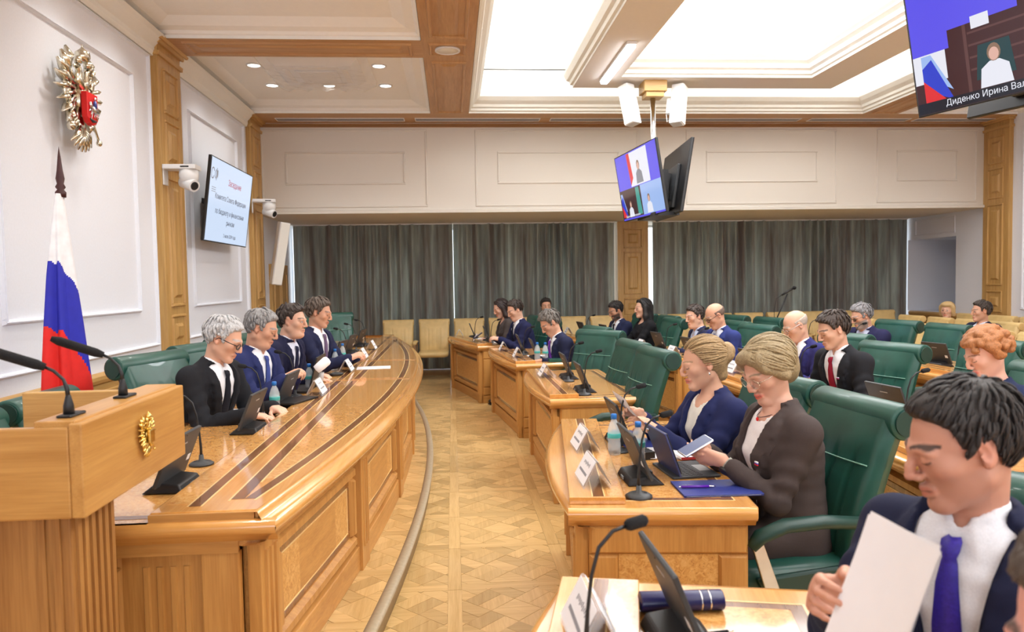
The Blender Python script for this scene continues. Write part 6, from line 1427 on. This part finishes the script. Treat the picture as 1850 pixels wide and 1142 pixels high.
# ---------------------------------------------------------------- the people, nearest desks last
SK=(216,164,136); SKP=(224,176,150); SKT=(198,144,114)
def on(z,s,x=.40,y=.12,**k): d=dict(w=(x,s*y,z)); d.update(k); return d
def twohands(z,x=.4,y=.1,**k): return {s:on(z,s,x,y,d=(1,-s*.45,-.15),n=(.1,0,1),**k) for s in (-1,1)}
zt=.775; zp2=.76
W_=(238,240,246)
person('p','white haired man in glasses and black suit with striped tie at the presidium',-1.36,4.52,1.285,-20,SKP,'short',(196,196,198),(30,31,36),W_,(28,30,40),lean=16,neck=28,yaw=18,pitch=26,hands=twohands(zp2,.46,.13),step=.0065,floor=Z0,glasses=dict(r=.0026),chair='green leather chair of the white haired man in black suit',seed=1,thick=.016)
person('p','grey haired heavy man in blue suit and blue tie at the presidium',-1.33,5.28,1.30,-18,SK,'short',(150,148,148),(40,47,94),W_,(70,84,150),lean=14,neck=22,yaw=18,pitch=22,fat=.6,wide=1.08,hands={-1:dict(w=(.40,-.07,.86),d=(.6,.5,.35),n=(0,-.6,.8),curl=.9),1:dict(w=(.40,.09,.86),d=(.6,-.5,.35),n=(0,.6,.8),curl=.9)},step=.007,floor=Z0,chair='green leather chair of the grey haired man in blue suit',seed=2)
person('p','dark haired man in navy suit leaning on the presidium and looking ahead',-1.28,6.06,1.31,-14,SKP,'short',(62,50,44),(28,30,58),(220,226,244),(30,32,60),lean=20,neck=20,yaw=0,pitch=6,fat=.7,wide=1.1,look='open',hands={-1:dict(w=(.46,-.16,zp2),d=(1,.25,-.05),n=(0,0,1),curl=.25),1:on(zp2,1,.4,.12)},step=.007,floor=Z0,chair='green leather chair of the dark haired man in navy suit',seed=3,thick=.02)
person('p','brown haired man in navy suit with striped tie holding a small object at the presidium',-1.2,6.78,1.345,-20,SK,'short',(92,78,68),(30,34,64),W_,(110,90,120),lean=10,neck=16,yaw=16,pitch=16,hands={-1:dict(w=(.46,-.05,.84),d=(.7,.5,.3),n=(0,-.5,.8),curl=.9),1:dict(w=(.46,.10,.84),d=(.7,-.5,.3),n=(0,.5,.8),curl=.9)},step=.0075,floor=Z0,chair='green leather chair of the man with striped tie',seed=4,thick=.018)
L_=180
person('p','woman with long dark hair in grey jacket at the farthest front desk',.68,10.55,1.21,L_+8,SKP,'long',(48,34,32),(78,70,68),(60,54,54),None,lean=14,neck=24,yaw=12,pitch=24,fem=1,hands=twohands(zt,.42,.1),step=.009,collar=False,chair='green leather chair of the long haired woman at the farthest desk',seed=5,cut=.4)
person('p','dark haired man in navy suit looking at his phone at the farthest desk',.82,9.78,1.215,L_+16,SKP,'high',(60,48,42),(32,36,72),W_,(26,28,48),lean=12,neck=22,yaw=4,pitch=26,fat=.3,hands={-1:dict(w=(.42,-.06,.84),d=(.8,.45,.2),n=(0,-.5,.8),curl=.8),1:dict(w=(.42,.07,.84),d=(.8,-.45,.2),n=(0,.5,.8),curl=.8)},step=.008,chair='green leather chair of the man in navy suit reading his phone',seed=6)
person('p','grey haired man with purple tie writing at the desk with two bottles',1.02,7.78,1.15,L_+14,SK,'short',(112,106,100),(34,38,66),W_,(112,56,160),lean=18,neck=30,yaw=2,pitch=38,hands=twohands(zt,.36,.13),step=.0075,chair='green leather chair of the grey haired man with purple tie',seed=8,thick=.022)
person('p','dark haired man half hidden behind the grey haired man, by the curtain',1.52,12.05,1.18,-90,SK,'short',(40,34,32),(34,36,58),W_,(30,32,50),lean=4,neck=8,yaw=0,pitch=6,look='open',hands=twohands(.6,.3,.12),step=.01,seed=7)
person('p','man with black beard in navy suit at the second row desk',2.33,10.5,1.15,L_+16,SKT,'short',(36,30,30),(34,40,72),W_,(24,26,40),lean=14,neck=22,yaw=3,pitch=24,beard=.85,bcol=(44,36,34),hands={-1:dict(w=(.42,-.05,.83),d=(.7,.5,.3),n=(0,-.5,.8),curl=.9),1:dict(w=(.42,.06,.83),d=(.7,-.5,.3),n=(0,.5,.8),curl=.9)},step=.009,chair='green leather chair of the bearded man in the second row',seed=9)
person('p','woman with black shoulder length hair and black jacket in the second row',2.56,9.85,1.2,L_+7,SKP,'long',(30,26,28),(26,26,30),(40,40,46),None,lean=4,neck=12,yaw=0,pitch=4,look='open',fem=1,hands=twohands(zt,.44,.06),step=.009,collar=False,chair='green leather chair of the black haired woman in black',seed=10,cut=.4)
person('p','dark haired man in dark suit partly hidden by the bald man in glasses',2.76,8.3,1.16,L_+4,SKP,'short',(66,54,48),(38,42,70),(196,210,238),None,lean=18,neck=20,yaw=12,pitch=12,fat=.5,look='open',hands=twohands(zt,.42,.12),step=.0085,chair='green leather chair of the man behind the bald man in glasses',seed=11)
person('p','bald man with dark glasses frame in bright blue suit at the second row',2.72,7.52,1.205,L_+14,SK,'bald',(120,100,88),(46,57,116),(222,226,240),(50,60,110),lean=16,neck=26,yaw=-10,pitch=30,hands=twohands(zt,.40,.1),step=.0075,glasses=dict(r=.0026),chair='green leather chair of the bald man in glasses and blue suit',seed=12,thick=.006)
person('p','bald man in violet blue suit beside the man with the red tie',2.92,6.12,1.18,L_+14,SKP,'bald',(196,180,168),(46,46,104),W_,(50,50,120),lean=16,neck=26,yaw=-18,pitch=30,hands=twohands(zt,.42,.12),step=.0075,glasses=dict(m='steel',r=.002),chair='green leather chair of the bald man beside the red tied man',seed=13,thick=.005,extras=pin())
person('p','dark haired man in black suit with red tie typing at the second row desk',2.72,5.12,1.21,L_+14,SKP,'short',(64,52,46),(34,35,40),W_,(140,26,48),lean=18,neck=24,yaw=-16,pitch=22,hands={-1:dict(w=(.42,-.1,zt),d=(1,.2,-.1),n=(0,0,1),curl=.5),1:dict(w=(.42,.12,zt),d=(1,-.2,-.1),n=(0,0,1),curl=.5)},step=.0065,chair='green leather chair of the man with the red tie',seed=14,thick=.02,extras=pin())
person('p','grey bearded man in dark glasses and blue jacket in the third row',4.42,7.72,1.155,L_+14,SK,'short',(140,138,140),(40,40,76),(206,214,240),None,lean=16,neck=26,yaw=-12,pitch=22,fat=.8,wide=1.12,beard=.8,bcol=(150,146,144),hands=twohands(zt,.4,.12),step=.0075,glasses=dict(m='black',lens=M['lensdark']),chair='green leather chair of the bearded man in dark glasses',seed=15,thick=.02)
person('p','blonde woman in white jacket sitting among the tan chairs',7.5,10.72,1.04,L_+28,SKP,'bob',(212,180,128),(232,232,236),(60,60,66),None,lean=2,neck=6,yaw=10,pitch=0,look='open',fem=1,hands=twohands(.62,.28,.1),step=.01,collar=False,seed=16,seatz=.46,cut=.4)
person('p','dark haired man in navy suit sitting among the tan chairs at right',6.62,8.82,1.12,L_+6,SK,'short',(66,56,50),(34,38,62),(214,220,236),None,lean=4,neck=10,yaw=-16,pitch=4,look='open',hands=twohands(.62,.28,.12),step=.0095,seed=17)
def pearls(t,T,tp,arms,HM):
    for i in range(26):
        a=math.radians(-150+i*300/25); c=tp(.965-.035*max(0,math.cos(a)),.012+(.068+.03*max(0,math.cos(a)))*math.cos(a),.066*math.sin(a)); MB().ell(c,(.0055,.0055,.0055),8,6).build('pearl',M['paper'],t)
person('p','red haired woman with curly hair and pearl necklace in navy dress',2.84,3.74,1.17,L_+2,(222,172,152),'curly',(172,112,66),None,(34,44,76),None,lean=6,neck=20,yaw=-10,pitch=26,fem=1,hands=twohands(zt,.36,.12),step=.006,collar=False,chair='green leather chair of the red haired woman',seed=18,sleeve=.9,extras=pearls,lip=(.7,.26,.28))
# the two women at the nearest full desk
def bun_extras(t,T,tp,arms,HM):
    MB().ell((.0,.083,-.045),(.004,.004,.008),8,6).xf(HM).build('earring',M['silver'],t); MB().ell((.0,-.083,-.045),(.004,.004,.008),8,6).xf(HM).build('earring',M['silver'],t)
    pinm=tp(.72,.155,.07); MB().ell(pinm,(.004,.004,.004),8,6).build('lapel_pin',M['silver'],t)
person('p','blonde woman with hair bun in navy jacket reading a sheet of paper',1.24,3.6,1.175,L_+10,(216,166,138),'bun',(172,142,100),(32,38,80),(228,222,210),None,lean=10,neck=18,yaw=-16,pitch=14,fem=1,
  hands={1:dict(w=(.42,.06,.86),d=(.8,-.1,.45),n=(-.3,.8,.5),curl=.7,side=-1),-1:dict(w=(.42,-.10,.90),d=(.8,.1,.4),n=(-.3,-.8,.5),curl=.7,side=1)},step=.005,collar=False,cut=.2,vmax=.085,chair='green leather chair of the woman with the hair bun',seed=19,thick=.009,extras=bun_extras,lip=(.66,.24,.24))
def watch_extras(t,T,tp,arms,HM):
    a,b,c=arms[1]; e=(c-b)/np.linalg.norm(c-b); p=c-e*.03; MB().tube([p-e*.012,p+e*.012],.031,18).build('watch_strap',plain('grey_strap',srgb(150,150,140),.6),t); o=V3(.0,.55,-.83); o=o-e*(o@e); o/=np.linalg.norm(o); MB().tube([p+o*.026,p+o*.038],.021,20).build('watch',M['black'],t)
    c=tp(.66,.168,.098); 
    for k,m in enumerate((M['paper'],fm[1],fm[2])): MB().box(c[0]-.002,c[0]+.004,c[1]-.011,c[1]+.011,c[2]-.005*(k+1),c[2]-.005*k).build('lapel_pin',m,t)
    nk=[tp(.985-.05*max(0,math.cos(a)),.012+(.06+.025*max(0,math.cos(a)))*math.cos(a),.056*math.sin(a)) for a in np.linspace(-2.6,2.6,24)]; MB().tube(nk,.0016,6).build('necklace',M['maroon'],t); MB().ell(tp(.92,.10,0),(.006,.006,.009),8,6).build('pendant',M['redenamel'],t)
    for s in (-1,1): MB().ell((.0,s*.082,-.03),(.0045,.0045,.0045),8,6).xf(HM).build('earring',M['silver'],t)
person('p','blonde woman with glasses and brown blazer holding a phone',1.285,2.94,1.218,L_+4,(218,168,144),'side',(164,144,108),(70,60,58),(238,234,234),None,lean=6,neck=18,yaw=12,pitch=28,roll=0,fem=1,
  hands={1:dict(w=(.32,.03,.86),d=(.75,-.45,.25),n=(.2,.75,-.35),curl=.55,side=1,thumb=.2),-1:dict(w=(.33,-.12,.88),d=(.65,.6,.2),n=(.2,-.8,-.1),curl=.7,side=-1,thumb=.2)},step=.005,collar=False,cut=.02,vmax=.085,chair='large green leather chair of the woman in brown blazer, nearest to the camera',seed=20,glasses=dict(m='oldgold',rz=.02,ry=.0245,r=.0012),extras=watch_extras,sleeve=.82,lip=(.72,.26,.27),trousers=(60,50,48))
# man with papers in the foreground, head at the corner
M['tiecloth']=plain('violet_blue_tie',srgb(48,34,150),.45,var=.25,scale=160)
person('p','dark haired man in navy suit and violet tie holding white paper sheets',1.045,1.44,1.245,L_+28,(210,154,130),'short',(44,38,36),(30,34,60),W_,M['tiecloth'],lean=8,neck=20,yaw=-40,pitch=18,fat=0.,
  hands={1:dict(w=(.40,.27,.84),d=(.8,-.35,.45),n=(.2,1,.2),curl=.5,side=-1),-1:dict(w=(.46,-.07,.98),d=(.85,.15,.35),n=(-.1,-1,.1),curl=.75,side=1)},step=.004,cut=.05,vmax=.10,chair='green leather chair of the man holding white paper sheets',seed=21,thick=.015,beard=.12,bcol=(110,80,72),look='down',lapel=True)
person('p','head of a brown haired person cut off by the lower right corner',.758,.79,1.18,L_+5,(226,170,160),'short',(86,76,68),(40,44,66),W_,None,lean=8,neck=12,yaw=0,pitch=22,hands=twohands(.78,.3,.15),step=.006,seed=22,trousers=(30,32,40))
# things in hands
t=empty('phone',(1.0,2.76,.915)); t.location=(.975,2.93,.915); t.rotation_euler=(math.radians(8),math.radians(-26),math.radians(8)); tag(t,'phone in a clear case held by the woman in brown blazer','phone')
MB().box(-.07,.07,-.036,.036,-.005,.005).build('body',M['silver'],t,.006); MB().box(-.065,.065,-.032,.032,.005,.006).build('screen',emis('phone_screen',srgb(150,160,200),.6),t); MB().box(-.064,-.03,-.03,.0,-.009,-.005).build('camera_block',M['dgrey'],t,.003)
def sheet(name,c,rot,w,h,label,n=1,bend=.02):
    t=empty(name,c); t.rotation_euler=rot; tag(t,label,'paper')
    for k in range(n):
        mb=MB(); rows=[[(-w/2+w*i/8,-h/2+h*j/8,bend*((i/4-1)**2)-k*.003) for j in range(9)] for i in range(9)]; mb.grid(rows); mb.grid([[(p[0],p[1],p[2]-.0012) for p in r] for r in rows],flip=True); o=mb.build('sheet',M['paper'],t); o.rotation_euler=(0,0,.07*k)
    return t
r_=Vector((.86,-.51,0)); v_=Vector((.52,.85,0)); z_=Vector((0,0,1)); Ld=(r_*-.31-z_*.93-v_*.18).normalized(); sd=(r_*.33-z_*.26-v_*.9); sd=(sd-Ld*sd.dot(Ld)).normalized(); nd_=sd.cross(-Ld)
c0=Vector((.73,1.22,1.185)); ce=c0+sd*.105+Ld*.1485
t=sheet('paper_sheets',(0,0,0),(0,0,0),.21,.297,'white paper sheets held up by the man in the foreground',2,.012)
mm=Matrix.Identity(4)
for i in range(3): mm[i][0]=sd[i];mm[i][1]=-Ld[i];mm[i][2]=nd_[i];mm[i][3]=ce[i]
t.matrix_world=mm
sheet('paper_sheet',(.87,3.60,.94),(0,math.radians(45),0),.21,.297,'sheet of paper held by the woman with the hair bun',1)
t=empty('paper_cup',(-.93,5.28,1.03)); t.rotation_euler=(0,.9,.3); tag(t,'white rounded object held by the grey haired man in blue','cup'); MB().lathe([(.0,-.05),(.03,-.045),(.034,0),(.034,.05),(.025,.065),(0,.07)],seg=18).build('body',M['paper'],t)
t=empty('mobile_phone',(.32,9.72,.89),.1); t.rotation_euler=(0,-.6,.1); tag(t,'dark phone held by the man in navy suit at the farthest desk','phone'); MB().box(-.07,.07,-.035,.035,-.004,.004).build('body',M['black'],t,.003); MB().box(-.066,.066,-.032,.032,.004,.005).build('screen',M['dkblue'],t)
